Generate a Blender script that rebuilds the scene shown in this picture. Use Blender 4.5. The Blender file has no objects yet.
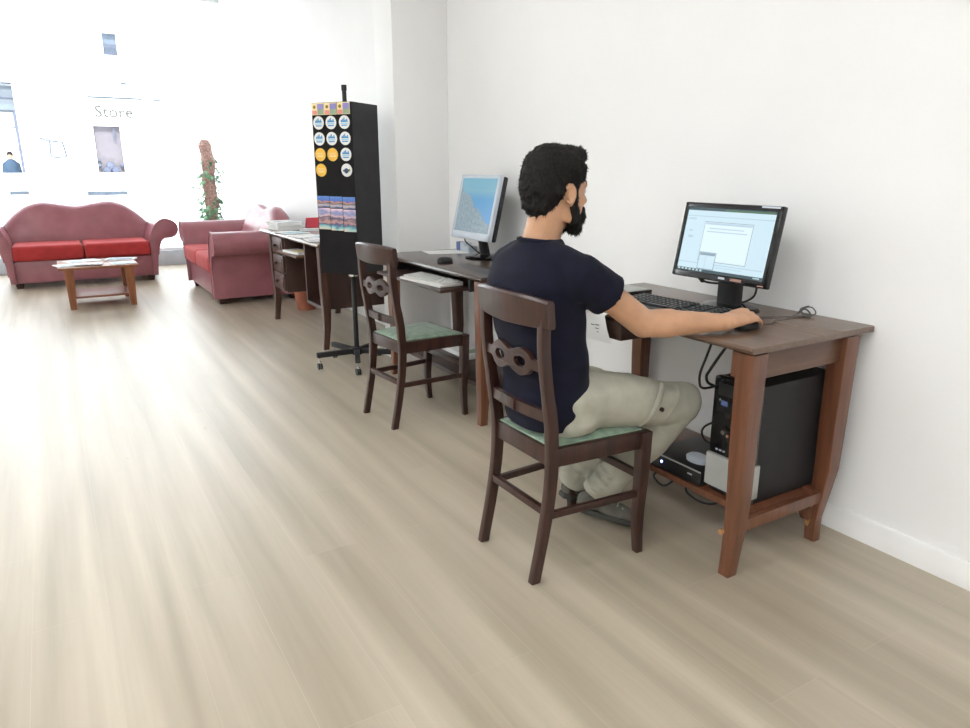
import bpy, bmesh, math, random
from mathutils import Vector, Matrix, noise, Euler

random.seed(7)
S = bpy.context.scene
COL = S.collection
R = math.radians
PI = math.pi

# ------------------------------------------------------------------ camera, world, sun, exposure
cam_d = bpy.data.cameras.new('camera')
cam_d.sensor_width = 36.0
cam_d.lens = 705.0 / 970.0 * 36.0
cam_d.clip_start = 0.05
cam = bpy.data.objects.new('camera', cam_d)
COL.objects.link(cam)
cam.location = (0, 0, 1.28)
cam.rotation_euler = (R(90 - 15.3857), 0, R(-31.1522))
S.camera = cam

S.view_settings.view_transform = 'Standard'
S.view_settings.look = 'None'
S.view_settings.exposure = 0.0
S.view_settings.gamma = 1.0
S.view_settings.use_curve_mapping = False

world = bpy.data.worlds.new('daylight_sky')
S.world = world
world.use_nodes = True
bgn = world.node_tree.nodes['Background']
bgn.inputs['Color'].default_value = (0.82, 0.91, 1.0, 1)
bgn.inputs['Strength'].default_value = 5.6

sun_d = bpy.data.lights.new('sun', 'SUN')
sun_d.energy = 9.0
sun_d.angle = R(1.0)
sun_d.color = (1.0, 0.97, 0.92)
sun = bpy.data.objects.new('sun', sun_d)
COL.objects.link(sun)
sun.rotation_euler = (R(48), 0, R(-12))      # high behind the shop, on the facade over the road

CEIL = 3.5
XW = 2.33        # right wall
YW = 10.8        # shop window
XL = -4.0
YB = -2.6
# daylight portal in the shop front opening
pd = bpy.data.lights.new('window_portal', 'AREA')
pd.shape = 'RECTANGLE'
pd.size = XW - XL
pd.size_y = CEIL - 0.2
pd.cycles.is_portal = True
po = bpy.data.objects.new('window_portal', pd)
COL.objects.link(po)
po.location = ((XW + XL) / 2, YW + 0.12, (CEIL + 0.2) / 2)
po.rotation_euler = (R(-90), 0, 0)
LAMP = 14.6      # emission of the ceiling panels

# ------------------------------------------------------------------ materials
def srgb(r, g, b):
    def f(c):
        c /= 255.0
        return c / 12.92 if c <= 0.04045 else ((c + 0.055) / 1.055) ** 2.4
    return (f(r), f(g), f(b), 1)

def base(name):
    m = bpy.data.materials.new(name)
    m.use_nodes = True
    nt = m.node_tree
    return m, nt, nt.nodes['Principled BSDF']

def N(nt, typ, **kw):
    n = nt.nodes.new(typ)
    for k, v in kw.items():
        if k.startswith('i_'):
            n.inputs[k[2:].replace('_', ' ')].default_value = v
        else:
            setattr(n, k, v)
    return n

def plain(name, col, rough=0.5, metal=0.0, spec=0.5, var=0.06, vscale=9.0, bump=0.0, bscale=200.0, emit=None, estr=0.0, sheen=0.0, coat=0.0):
    """principled colour with a faint procedural mottling"""
    m, nt, p = base(name)
    p.inputs['Roughness'].default_value = rough
    p.inputs['Metallic'].default_value = metal
    p.inputs['Specular IOR Level'].default_value = spec
    if sheen: p.inputs['Sheen Weight'].default_value = sheen
    if coat:
        p.inputs['Coat Weight'].default_value = coat
        p.inputs['Coat Roughness'].default_value = 0.15
    tc = N(nt, 'ShaderNodeTexCoord')
    nz = N(nt, 'ShaderNodeTexNoise', i_Scale=vscale, i_Detail=4.0)
    nt.links.new(tc.outputs['Object'], nz.inputs['Vector'])
    cr = N(nt, 'ShaderNodeValToRGB')
    lo = tuple(max(0, c * (1 - var * 2)) for c in col[:3]) + (1,)
    hi = tuple(min(1, c * (1 + var * 2)) for c in col[:3]) + (1,)
    cr.color_ramp.elements[0].color = lo
    cr.color_ramp.elements[1].color = hi
    cr.color_ramp.elements[0].position = 0.3
    cr.color_ramp.elements[1].position = 0.7
    nt.links.new(nz.outputs['Fac'], cr.inputs['Fac'])
    nt.links.new(cr.outputs['Color'], p.inputs['Base Color'])
    if bump:
        nb = N(nt, 'ShaderNodeTexNoise', i_Scale=bscale, i_Detail=3.0)
        nt.links.new(tc.outputs['Object'], nb.inputs['Vector'])
        b = N(nt, 'ShaderNodeBump', i_Strength=bump, i_Distance=0.004)
        nt.links.new(nb.outputs['Fac'], b.inputs['Height'])
        nt.links.new(b.outputs['Normal'], p.inputs['Normal'])
    if emit:
        p.inputs['Emission Color'].default_value = emit
        p.inputs['Emission Strength'].default_value = estr
    return m

def wood(name, c1, c2, sc=(30, 30, 2.0), rough=0.35, spec=0.5, coat=0.0):
    m, nt, p = base(name)
    p.inputs['Roughness'].default_value = rough
    p.inputs['Specular IOR Level'].default_value = spec
    if coat:
        p.inputs['Coat Weight'].default_value = coat
        p.inputs['Coat Roughness'].default_value = 0.2
    tc = N(nt, 'ShaderNodeTexCoord')
    mp = N(nt, 'ShaderNodeMapping')
    mp.inputs['Scale'].default_value = sc
    nt.links.new(tc.outputs['Object'], mp.inputs['Vector'])
    nz = N(nt, 'ShaderNodeTexNoise', i_Scale=1.0, i_Detail=6.0, i_Roughness=0.6, i_Distortion=0.6)
    nt.links.new(mp.outputs['Vector'], nz.inputs['Vector'])
    cr = N(nt, 'ShaderNodeValToRGB')
    cr.color_ramp.elements[0].position = 0.32
    cr.color_ramp.elements[1].position = 0.72
    cr.color_ramp.elements[0].color = c1
    cr.color_ramp.elements[1].color = c2
    nt.links.new(nz.outputs['Fac'], cr.inputs['Fac'])
    nt.links.new(cr.outputs['Color'], p.inputs['Base Color'])
    b = N(nt, 'ShaderNodeBump', i_Strength=0.08, i_Distance=0.002)
    nt.links.new(nz.outputs['Fac'], b.inputs['Height'])
    nt.links.new(b.outputs['Normal'], p.inputs['Normal'])
    return m

def floor_material():
    m, nt, p = base('oak_laminate')
    L = nt.links.new
    tc = N(nt, 'ShaderNodeTexCoord')
    sx = N(nt, 'ShaderNodeSeparateXYZ')
    L(tc.outputs['Object'], sx.inputs[0])
    ax = N(nt, 'ShaderNodeMath', operation='ADD'); ax.inputs[1].default_value = 50 * 0.1967 - 0.1845
    ay = N(nt, 'ShaderNodeMath', operation='ADD'); ay.inputs[1].default_value = 20.0 - 2.16
    L(sx.outputs['X'], ax.inputs[0]); L(sx.outputs['Y'], ay.inputs[0])
    cb = N(nt, 'ShaderNodeCombineXYZ')
    L(ay.outputs[0], cb.inputs['X']); L(ax.outputs[0], cb.inputs['Y'])
    bk = N(nt, 'ShaderNodeTexBrick', offset=0.37, offset_frequency=2)
    bk.inputs['Color1'].default_value = (0.0, 0.0, 0.0, 1)
    bk.inputs['Color2'].default_value = (1, 1, 1, 1)
    bk.inputs['Mortar'].default_value = (0.5, 0.5, 0.5, 1)
    bk.inputs['Scale'].default_value = 1.0
    bk.inputs['Mortar Size'].default_value = 0.0012
    bk.inputs['Mortar Smooth'].default_value = 0.6
    bk.inputs['Brick Width'].default_value = 1.28
    bk.inputs['Row Height'].default_value = 0.1967
    L(cb.outputs[0], bk.inputs['Vector'])
    # every plank takes its own slice of the grain
    mul = N(nt, 'ShaderNodeMath', operation='MULTIPLY'); mul.inputs[1].default_value = 0.22
    L(bk.outputs['Color'], mul.inputs[0])
    def grain(sx_, sy_, det, dist=0.4):
        mp = N(nt, 'ShaderNodeMapping'); mp.inputs['Scale'].default_value = (sx_, sy_, 1)
        L(tc.outputs['Object'], mp.inputs['Vector'])
        nz = N(nt, 'ShaderNodeTexNoise', noise_dimensions='4D', i_Scale=1.0, i_Detail=det, i_Roughness=0.55, i_Distortion=dist)
        L(mp.outputs['Vector'], nz.inputs['Vector']); L(mul.outputs[0], nz.inputs['W'])
        return nz
    broad = grain(8.0, 0.40, 1.0)
    fine = grain(70.0, 2.2, 5.0)
    mid = grain(24.0, 1.6, 4.0, 1.0)
    c1 = N(nt, 'ShaderNodeValToRGB')
    c1.color_ramp.elements[0].position = 0.34; c1.color_ramp.elements[1].position = 0.68
    c1.color_ramp.elements[0].color = srgb(161, 149, 131)
    c1.color_ramp.elements[1].color = srgb(191, 179, 161)
    L(broad.outputs['Fac'], c1.inputs['Fac'])
    def mixin(prev, fac, node, lo, hi, p0, p1):
        c = N(nt, 'ShaderNodeValToRGB')
        c.color_ramp.elements[0].position = p0; c.color_ramp.elements[1].position = p1
        c.color_ramp.elements[0].color = (lo, lo, lo * 0.97, 1); c.color_ramp.elements[1].color = (hi, hi, hi, 1)
        L(node.outputs['Fac'], c.inputs['Fac'])
        mx = N(nt, 'ShaderNodeMix', data_type='RGBA', blend_type='MULTIPLY')
        mx.inputs['Factor'].default_value = fac
        L(prev, mx.inputs[6]); L(c.outputs['Color'], mx.inputs[7])
        return mx.outputs[2]
    col = mixin(c1.outputs['Color'], 1.0, fine, 0.96, 1.02, 0.3, 0.7)
    col = mixin(col, 1.0, mid, 0.95, 1.02, 0.28, 0.62)
    # knots
    kn = N(nt, 'ShaderNodeTexVoronoi', i_Scale=1.0)
    mpk = N(nt, 'ShaderNodeMapping'); mpk.inputs['Scale'].default_value = (5.0, 1.7, 1)
    L(tc.outputs['Object'], mpk.inputs['Vector']); L(mpk.outputs['Vector'], kn.inputs['Vector'])
    kr = N(nt, 'ShaderNodeValToRGB')
    kr.color_ramp.elements[0].position = 0.015; kr.color_ramp.elements[1].position = 0.05
    kr.color_ramp.elements[0].color = (0.72, 0.68, 0.62, 1); kr.color_ramp.elements[1].color = (1, 1, 1, 1)
    L(kn.outputs['Distance'], kr.inputs['Fac'])
    mk = N(nt, 'ShaderNodeMix', data_type='RGBA', blend_type='MULTIPLY'); mk.inputs['Factor'].default_value = 0.8
    L(col, mk.inputs[6]); L(kr.outputs['Color'], mk.inputs[7])
    # bevelled seams, the reflection along them painted in as a paler colour
    ms = N(nt, 'ShaderNodeMix', data_type='RGBA', blend_type='MIX')
    L(mk.outputs[2], ms.inputs[6]); ms.inputs[7].default_value = srgb(200, 190, 172)
    sf = N(nt, 'ShaderNodeMath', operation='MULTIPLY'); sf.inputs[1].default_value = 0.3
    L(bk.outputs['Fac'], sf.inputs[0]); L(sf.outputs[0], ms.inputs['Factor'])
    L(ms.outputs[2], p.inputs['Base Color'])
    p.inputs['Roughness'].default_value = 0.38
    p.inputs['Specular IOR Level'].default_value = 0.75
    bm_ = N(nt, 'ShaderNodeBump', i_Strength=0.12, i_Distance=0.002)
    L(fine.outputs['Fac'], bm_.inputs['Height'])
    L(bm_.outputs['Normal'], p.inputs['Normal'])
    return m

def glass_material():
    m = bpy.data.materials.new('window_glass'); m.use_nodes = True
    nt = m.node_tree; nt.nodes.clear()
    o = N(nt, 'ShaderNodeOutputMaterial')
    t = N(nt, 'ShaderNodeBsdfTransparent'); t.inputs['Color'].default_value = (0.97, 0.985, 0.985, 1)
    g = N(nt, 'ShaderNodeBsdfGlossy', i_Roughness=0.02)
    mx = N(nt, 'ShaderNodeMixShader'); mx.inputs[0].default_value = 0.05
    nt.links.new(t.outputs[0], mx.inputs[1]); nt.links.new(g.outputs[0], mx.inputs[2])
    nt.links.new(mx.outputs[0], o.inputs['Surface'])
    return m

def emission(name, col, strength):
    m, nt, p = base(name)
    p.inputs['Base Color'].default_value = (0.02, 0.02, 0.02, 1)
    p.inputs['Roughness'].default_value = 0.4
    p.inputs['Emission Color'].default_value = col
    p.inputs['Emission Strength'].default_value = strength
    return m

def seascape_screen():
    """desktop picture: blue sea with a grey rocky headland at the lower left"""
    m, nt, p = base('screen_seascape')
    L = nt.links.new
    tc = N(nt, 'ShaderNodeTexCoord')
    sp = N(nt, 'ShaderNodeSeparateXYZ'); L(tc.outputs['UV'], sp.inputs[0])
    nz = N(nt, 'ShaderNodeTexNoise', i_Scale=5.0, i_Detail=6.0, i_Roughness=0.65)
    L(tc.outputs['UV'], nz.inputs['Vector'])
    # coast line: rock where  v < 0.75 - 0.9 u  (+ noise)
    a = N(nt, 'ShaderNodeMath', operation='MULTIPLY_ADD'); L(sp.outputs['X'], a.inputs[0]); a.inputs[1].default_value = 0.72; a.inputs[2].default_value = -0.84
    b = N(nt, 'ShaderNodeMath', operation='ADD'); L(a.outputs[0], b.inputs[0]); L(sp.outputs['Y'], b.inputs[1])
    c = N(nt, 'ShaderNodeMath', operation='MULTIPLY_ADD'); L(nz.outputs['Fac'], c.inputs[0]); c.inputs[1].default_value = -0.55; c.inputs[2].default_value = 0.27
    d = N(nt, 'ShaderNodeMath', operation='ADD'); L(b.outputs[0], d.inputs[0]); L(c.outputs[0], d.inputs[1])
    e = N(nt, 'ShaderNodeMapRange'); e.inputs['From Min'].default_value = -0.02; e.inputs['From Max'].default_value = 0.03
    L(d.outputs[0], e.inputs['Value'])
    rock = N(nt, 'ShaderNodeValToRGB')
    rock.color_ramp.elements[0].position = 0.3; rock.color_ramp.elements[1].position = 0.72
    rock.color_ramp.elements[0].color = srgb(112, 140, 156); rock.color_ramp.elements[1].color = srgb(168, 182, 188)
    n2 = N(nt, 'ShaderNodeTexNoise', i_Scale=16.0, i_Detail=6.0, i_Roughness=0.75); L(tc.outputs['UV'], n2.inputs['Vector'])
    L(n2.outputs['Fac'], rock.inputs['Fac'])
    sea = N(nt, 'ShaderNodeValToRGB')
    sea.color_ramp.elements[0].position = 0.2; sea.color_ramp.elements[1].position = 0.8
    sea.color_ramp.elements[0].color = srgb(98, 160, 212); sea.color_ramp.elements[1].color = srgb(120, 178, 200)
    el = sea.color_ramp.elements.new(0.62); el.color = srgb(88, 158, 205)
    el = sea.color_ramp.elements.new(0.78); el.color = srgb(126, 180, 198)
    L(sp.outputs['Y'], sea.inputs['Fac'])
    mx = N(nt, 'ShaderNodeMix', data_type='RGBA'); L(e.outputs['Result'], mx.inputs['Factor'])
    L(rock.outputs['Color'], mx.inputs[6]); L(sea.outputs['Color'], mx.inputs[7])
    p.inputs['Base Color'].default_value = (0.02, 0.02, 0.02, 1)
    p.inputs['Roughness'].default_value = 0.35
    L(mx.outputs[2], p.inputs['Emission Color'])
    p.inputs['Emission Strength'].default_value = 0.85
    return m

def postcard_material(name, stops, scale, seed):
    """a small printed view: wavy bands of colour from bottom to top"""
    m, nt, p = base(name)
    L = nt.links.new
    tc = N(nt, 'ShaderNodeTexCoord')
    sp = N(nt, 'ShaderNodeSeparateXYZ'); L(tc.outputs['UV'], sp.inputs[0])
    nz = N(nt, 'ShaderNodeTexNoise', noise_dimensions='4D', i_Scale=scale, i_Detail=3.0, i_W=seed)
    mp = N(nt, 'ShaderNodeMapping'); mp.inputs['Scale'].default_value = (0.8, 2.2, 1)
    L(tc.outputs['UV'], mp.inputs['Vector']); L(mp.outputs['Vector'], nz.inputs['Vector'])
    a = N(nt, 'ShaderNodeMath', operation='MULTIPLY_ADD'); L(nz.outputs['Fac'], a.inputs[0]); a.inputs[1].default_value = 0.7; a.inputs[2].default_value = -0.35
    b = N(nt, 'ShaderNodeMath', operation='ADD'); L(sp.outputs['Y'], b.inputs[0]); L(a.outputs[0], b.inputs[1])
    cr = N(nt, 'ShaderNodeValToRGB')
    els = cr.color_ramp.elements
    els[0].position = stops[0][0]; els[0].color = stops[0][1]
    els[1].position = stops[-1][0]; els[1].color = stops[-1][1]
    for t, c in stops[1:-1]:
        els.new(t).color = c
    L(b.outputs[0], cr.inputs['Fac']); L(cr.outputs['Color'], p.inputs['Base Color'])
    p.inputs['Roughness'].default_value = 0.35
    return m

MT = {}
MT['wall'] = plain('white_wall_paint', (0.88, 0.877, 0.872, 1), 0.6, var=0.008, vscale=2.0, bump=0.05, bscale=120, spec=0.3)
MT['ceiling'] = plain('white_ceiling_paint', (0.86, 0.86, 0.85, 1), 0.7, var=0.01)
MT['skirting'] = plain('white_skirting_gloss', (0.88, 0.875, 0.86, 1), 0.35, var=0.01)
MT['floor'] = floor_material()
MT['glass'] = glass_material()
MT['sill'] = plain('grey_blue_sill', (0.52, 0.60, 0.66, 1), 0.6, var=0.05)
MT['frame'] = plain('white_aluminium', (0.85, 0.86, 0.87, 1), 0.4, var=0.01)
MT['panel'] = emission('lamp_diffuser', (0.96, 0.985, 1.0, 1), LAMP)
MT['chairwood'] = wood('dark_mahogany', srgb(38, 19, 15), srgb(66, 38, 31), (40, 40, 4), 0.36, coat=0.15)
MT['desktop'] = wood('walnut_desk_top', srgb(98, 76, 62), srgb(110, 87, 72), (40, 2.2, 40), 0.27, coat=0.25)
MT['darktop'] = wood('dark_desk_top', srgb(58, 45, 38), srgb(74, 58, 50), (40, 2.2, 40), 0.27, coat=0.25)
MT['deskleg'] = wood('walnut_leg', srgb(92, 56, 38), srgb(122, 76, 52), (45, 45, 2.5), 0.34, coat=0.2)
MT['deskpanel'] = wood('walnut_panel', srgb(78, 50, 36), srgb(108, 76, 56), (3, 3, 40), 0.36, coat=0.15)
MT['darkpanel'] = wood('dark_walnut_panel', srgb(48, 30, 25), srgb(72, 48, 40), (3, 30, 3), 0.38, coat=0.1)
MT['darkleg'] = wood('dark_walnut_leg', srgb(60, 36, 28), srgb(88, 58, 46), (40, 40, 3), 0.38, coat=0.1)
MT['splinter'] = plain('raw_broken_wood', srgb(186, 140, 92), 0.8)
MT['seatgreen'] = plain('green_moire_fabric', srgb(126, 148, 128), 0.6, var=0.16, vscale=26, bump=0.15, bscale=350, sheen=0.3)
MT['leather'] = plain('hazed_wine_leather', srgb(156, 97, 105), 0.31, spec=0.6, var=0.06, vscale=7, bump=0.18, bscale=110)  # paled towards pink: the window glare is mixed into the leather colour
MT['redfab'] = plain('red_cushion_fabric', srgb(176, 50, 50), 0.85, var=0.06, vscale=14, bump=0.2, bscale=260, sheen=0.08)
MT['ctwood'] = wood('pine_brown', srgb(120, 68, 40), srgb(158, 98, 62), (30, 30, 3), 0.4)
MT['ctshelf'] = wood('brown_shelf', srgb(120, 70, 50), srgb(150, 96, 74), (3, 30, 30), 0.35)
MT['black'] = plain('black_plastic', (0.012, 0.012, 0.013, 1), 0.35, var=0.02)
MT['blackgloss'] = plain('black_gloss_plastic', (0.008, 0.008, 0.009, 1), 0.12, var=0.02)
MT['blackmatt'] = plain('black_painted_steel', (0.018, 0.017, 0.018, 1), 0.5, spec=0.3, var=0.08)
MT['rackface'] = plain('black_rack_panel', (0.010, 0.009, 0.010, 1), 0.6, spec=0.15, var=0.1)
MT['rackside'] = plain('charcoal_rack_side', (0.036, 0.036, 0.038, 1), 0.6, spec=0.25, var=0.06)
MT['chrome'] = plain('chrome', (0.75, 0.75, 0.76, 1), 0.2, metal=1.0, var=0.02)
MT['silver'] = plain('silver_plastic', (0.55, 0.60, 0.67, 1), 0.35, var=0.02)
MT['greysilver'] = plain('grey_silver_plastic', (0.42, 0.43, 0.41, 1), 0.4, var=0.03)
MT['whiteplastic'] = plain('white_plastic', (0.74, 0.73, 0.70, 1), 0.45, var=0.02)
MT['offwhite'] = plain('pale_grey_plastic', (0.58, 0.58, 0.56, 1), 0.5, var=0.03)
MT['keyblack'] = plain('key_black', (0.030, 0.032, 0.034, 1), 0.3, var=0.05)
MT['keydeck'] = plain('keyboard_deck', (0.085, 0.095, 0.10, 1), 0.35, var=0.05)
MT['paper'] = plain('white_paper', (0.82, 0.82, 0.81, 1), 0.7, var=0.01)
MT['paperblue'] = plain('pale_blue_print', srgb(168, 200, 222), 0.5, var=0.25, vscale=20)
MT['papergrey'] = plain('grey_print', srgb(188, 190, 196), 0.5, var=0.25, vscale=26)
MT['ink'] = plain('dark_ink', (0.12, 0.13, 0.16, 1), 0.7)
MT['print_blue'] = plain('blue_print', srgb(70, 150, 205), 0.5)
MT['print_lblue'] = plain('light_blue_print', srgb(160, 208, 232), 0.5)
MT['print_yellow'] = plain('yellow_print', srgb(244, 190, 72), 0.5)
MT['print_pale'] = plain('pale_yellow_print', srgb(250, 226, 170), 0.5)
MT['print_pink'] = plain('pink_print', srgb(236, 150, 140), 0.5)
MT['print_violet'] = plain('violet_print', srgb(150, 140, 205), 0.5)
MT['print_sage'] = plain('sage_print', srgb(150, 170, 140), 0.5)
MT['print_olive'] = plain('olive_print', srgb(150, 120, 40), 0.5)
MT['print_red'] = plain('red_print', srgb(206, 60, 78), 0.5)
MT['print_navy'] = plain('navy_print', srgb(60, 80, 110), 0.5)
MT['print_green'] = plain('green_print', srgb(150, 170, 60), 0.5)
MT['cable'] = plain('black_cable', (0.012, 0.012, 0.012, 1), 0.4)
MT['greycable'] = plain('grey_cable', (0.09, 0.085, 0.08, 1), 0.4)
MT['coir'] = plain('backlit_brown_coir', srgb(190, 156, 146), 0.95, var=0.22, vscale=50, bump=0.8, bscale=120)  # brown lightened, with the glare from behind put into the colour
MT['leaf'] = plain('green_leaf', srgb(132, 172, 136), 0.4, var=0.35, vscale=12)
MT['terracotta'] = plain('terracotta', srgb(186, 114, 90), 0.8, var=0.08)
MT['soil'] = plain('potting_soil', (0.04, 0.025, 0.016, 1), 0.95, var=0.3, vscale=60)
MT['skin'] = plain('warm_skin', srgb(196, 150, 118), 0.5, var=0.05, vscale=16, bump=0.05, bscale=260)
MT['skin'].node_tree.nodes['Principled BSDF'].inputs['Subsurface Weight'].default_value = 0.08
MT['skin'].node_tree.nodes['Principled BSDF'].inputs['Subsurface Radius'].default_value = (0.012, 0.004, 0.002)
MT['shirt'] = plain('navy_jersey', srgb(19, 20, 36), 0.9, spec=0.2, var=0.1, vscale=18, bump=0.25, bscale=420, sheen=0.03)
MT['trousers'] = plain('stone_cotton', srgb(172, 170, 155), 0.85, var=0.06, vscale=16, bump=0.3, bscale=420)
MT['hair'] = plain('dark_hair', (0.008, 0.0065, 0.006, 1), 0.7, spec=0.25, var=0.2, vscale=90, bump=0.5, bscale=260)
MT['eyewhite'] = plain('eye_white', (0.75, 0.73, 0.70, 1), 0.2)
MT['iris'] = plain('dark_iris', (0.03, 0.018, 0.01, 1), 0.15)
MT['lip'] = plain('lip', srgb(170, 100, 86), 0.5)
MT['shoe'] = plain('grey_suede', srgb(96, 94, 86), 0.9, var=0.1, vscale=30, bump=0.3, bscale=300)
MT['sole'] = plain('dark_rubber_sole', srgb(58, 58, 54), 0.8)
MT['lace'] = plain('pale_lace', srgb(170, 168, 158), 0.8)
MT['facade'] = plain('white_render', (0.86, 0.86, 0.85, 1), 0.8, var=0.01)
MT['street'] = plain('pale_paving', (0.62, 0.62, 0.61, 1), 0.8, var=0.04)
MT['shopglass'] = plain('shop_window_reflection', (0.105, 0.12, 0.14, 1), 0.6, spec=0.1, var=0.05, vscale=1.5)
MT['shoplav'] = plain('lavender_shop_blind', (0.135, 0.122, 0.136, 1), 0.7, spec=0.1, var=0.04)
MT['shopframe'] = plain('blue_grey_frame', (0.085, 0.095, 0.135, 1), 0.6, spec=0.1)
MT['shopband'] = plain('blue_band', (0.12, 0.145, 0.18, 1), 0.6, spec=0.1)
MT['signgrey'] = plain('pale_grey_lettering', (0.068, 0.066, 0.062, 1), 0.7, spec=0.1)
MT['awning'] = plain('pale_blue_awning', (0.035, 0.05, 0.065, 1), 0.7, spec=0.1)
MT['coat'] = plain('blue_coat', (0.035, 0.06, 0.095, 1), 0.9, spec=0.1)
MT['coat_trouser'] = plain('dark_street_trousers', (0.05, 0.055, 0.07, 1), 0.9, spec=0.1)
MT['lantern'] = plain('blue_grey_iron', (0.085, 0.095, 0.115, 1), 0.7, spec=0.1)
MT['led'] = emission('blue_led', (0.35, 0.45, 1.0, 1), 8.0)
MT['sea'] = seascape_screen()
MT['scr_bg'] = emission('screen_pale_blue', srgb(206, 232, 244), 0.98)
MT['scr_win'] = emission('screen_window', srgb(226, 246, 252), 0.98)
MT['scr_line'] = emission('screen_line', srgb(140, 166, 184), 0.9)
MT['scr_soft'] = emission('screen_soft_line', srgb(186, 214, 230), 0.95)
MT['scr_dark'] = emission('screen_taskbar', srgb(52, 84, 96), 0.7)
MT['scr_icon'] = emission('screen_icon', srgb(190, 220, 226), 0.9)
MT['scr_green'] = emission('screen_green', srgb(84, 130, 90), 0.7)
MT['red_sticker'] = plain('red_white_sticker', srgb(160, 118, 104), 0.5)
MT['porcelain_blue'] = plain('usb_blue', srgb(92, 112, 160), 0.4)
MT['card_top'] = postcard_material('sunset_harbour_print', [(0.0, srgb(70, 86, 130)), (0.22, srgb(190, 180, 185)), (0.38, srgb(80, 90, 110)), (0.52, srgb(222, 150, 90)), (0.62, srgb(80, 110, 190)), (1.0, srgb(100, 150, 220))], 2.4, 1.0)
_cl = [(0.0, srgb(220, 205, 190)), (0.12, srgb(130, 200, 200)), (0.28, srgb(76, 80, 128)), (0.40, srgb(196, 150, 140)), (0.55, srgb(70, 76, 110)), (0.66, srgb(214, 180, 184)), (0.8, srgb(130, 140, 190)), (1.0, srgb(232, 206, 214))]
for _k in range(3): MT['card_low%d' % _k] = postcard_material('coast_view_print', _cl, 2.0, 4.0 + 2.3 * _k)

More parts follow.
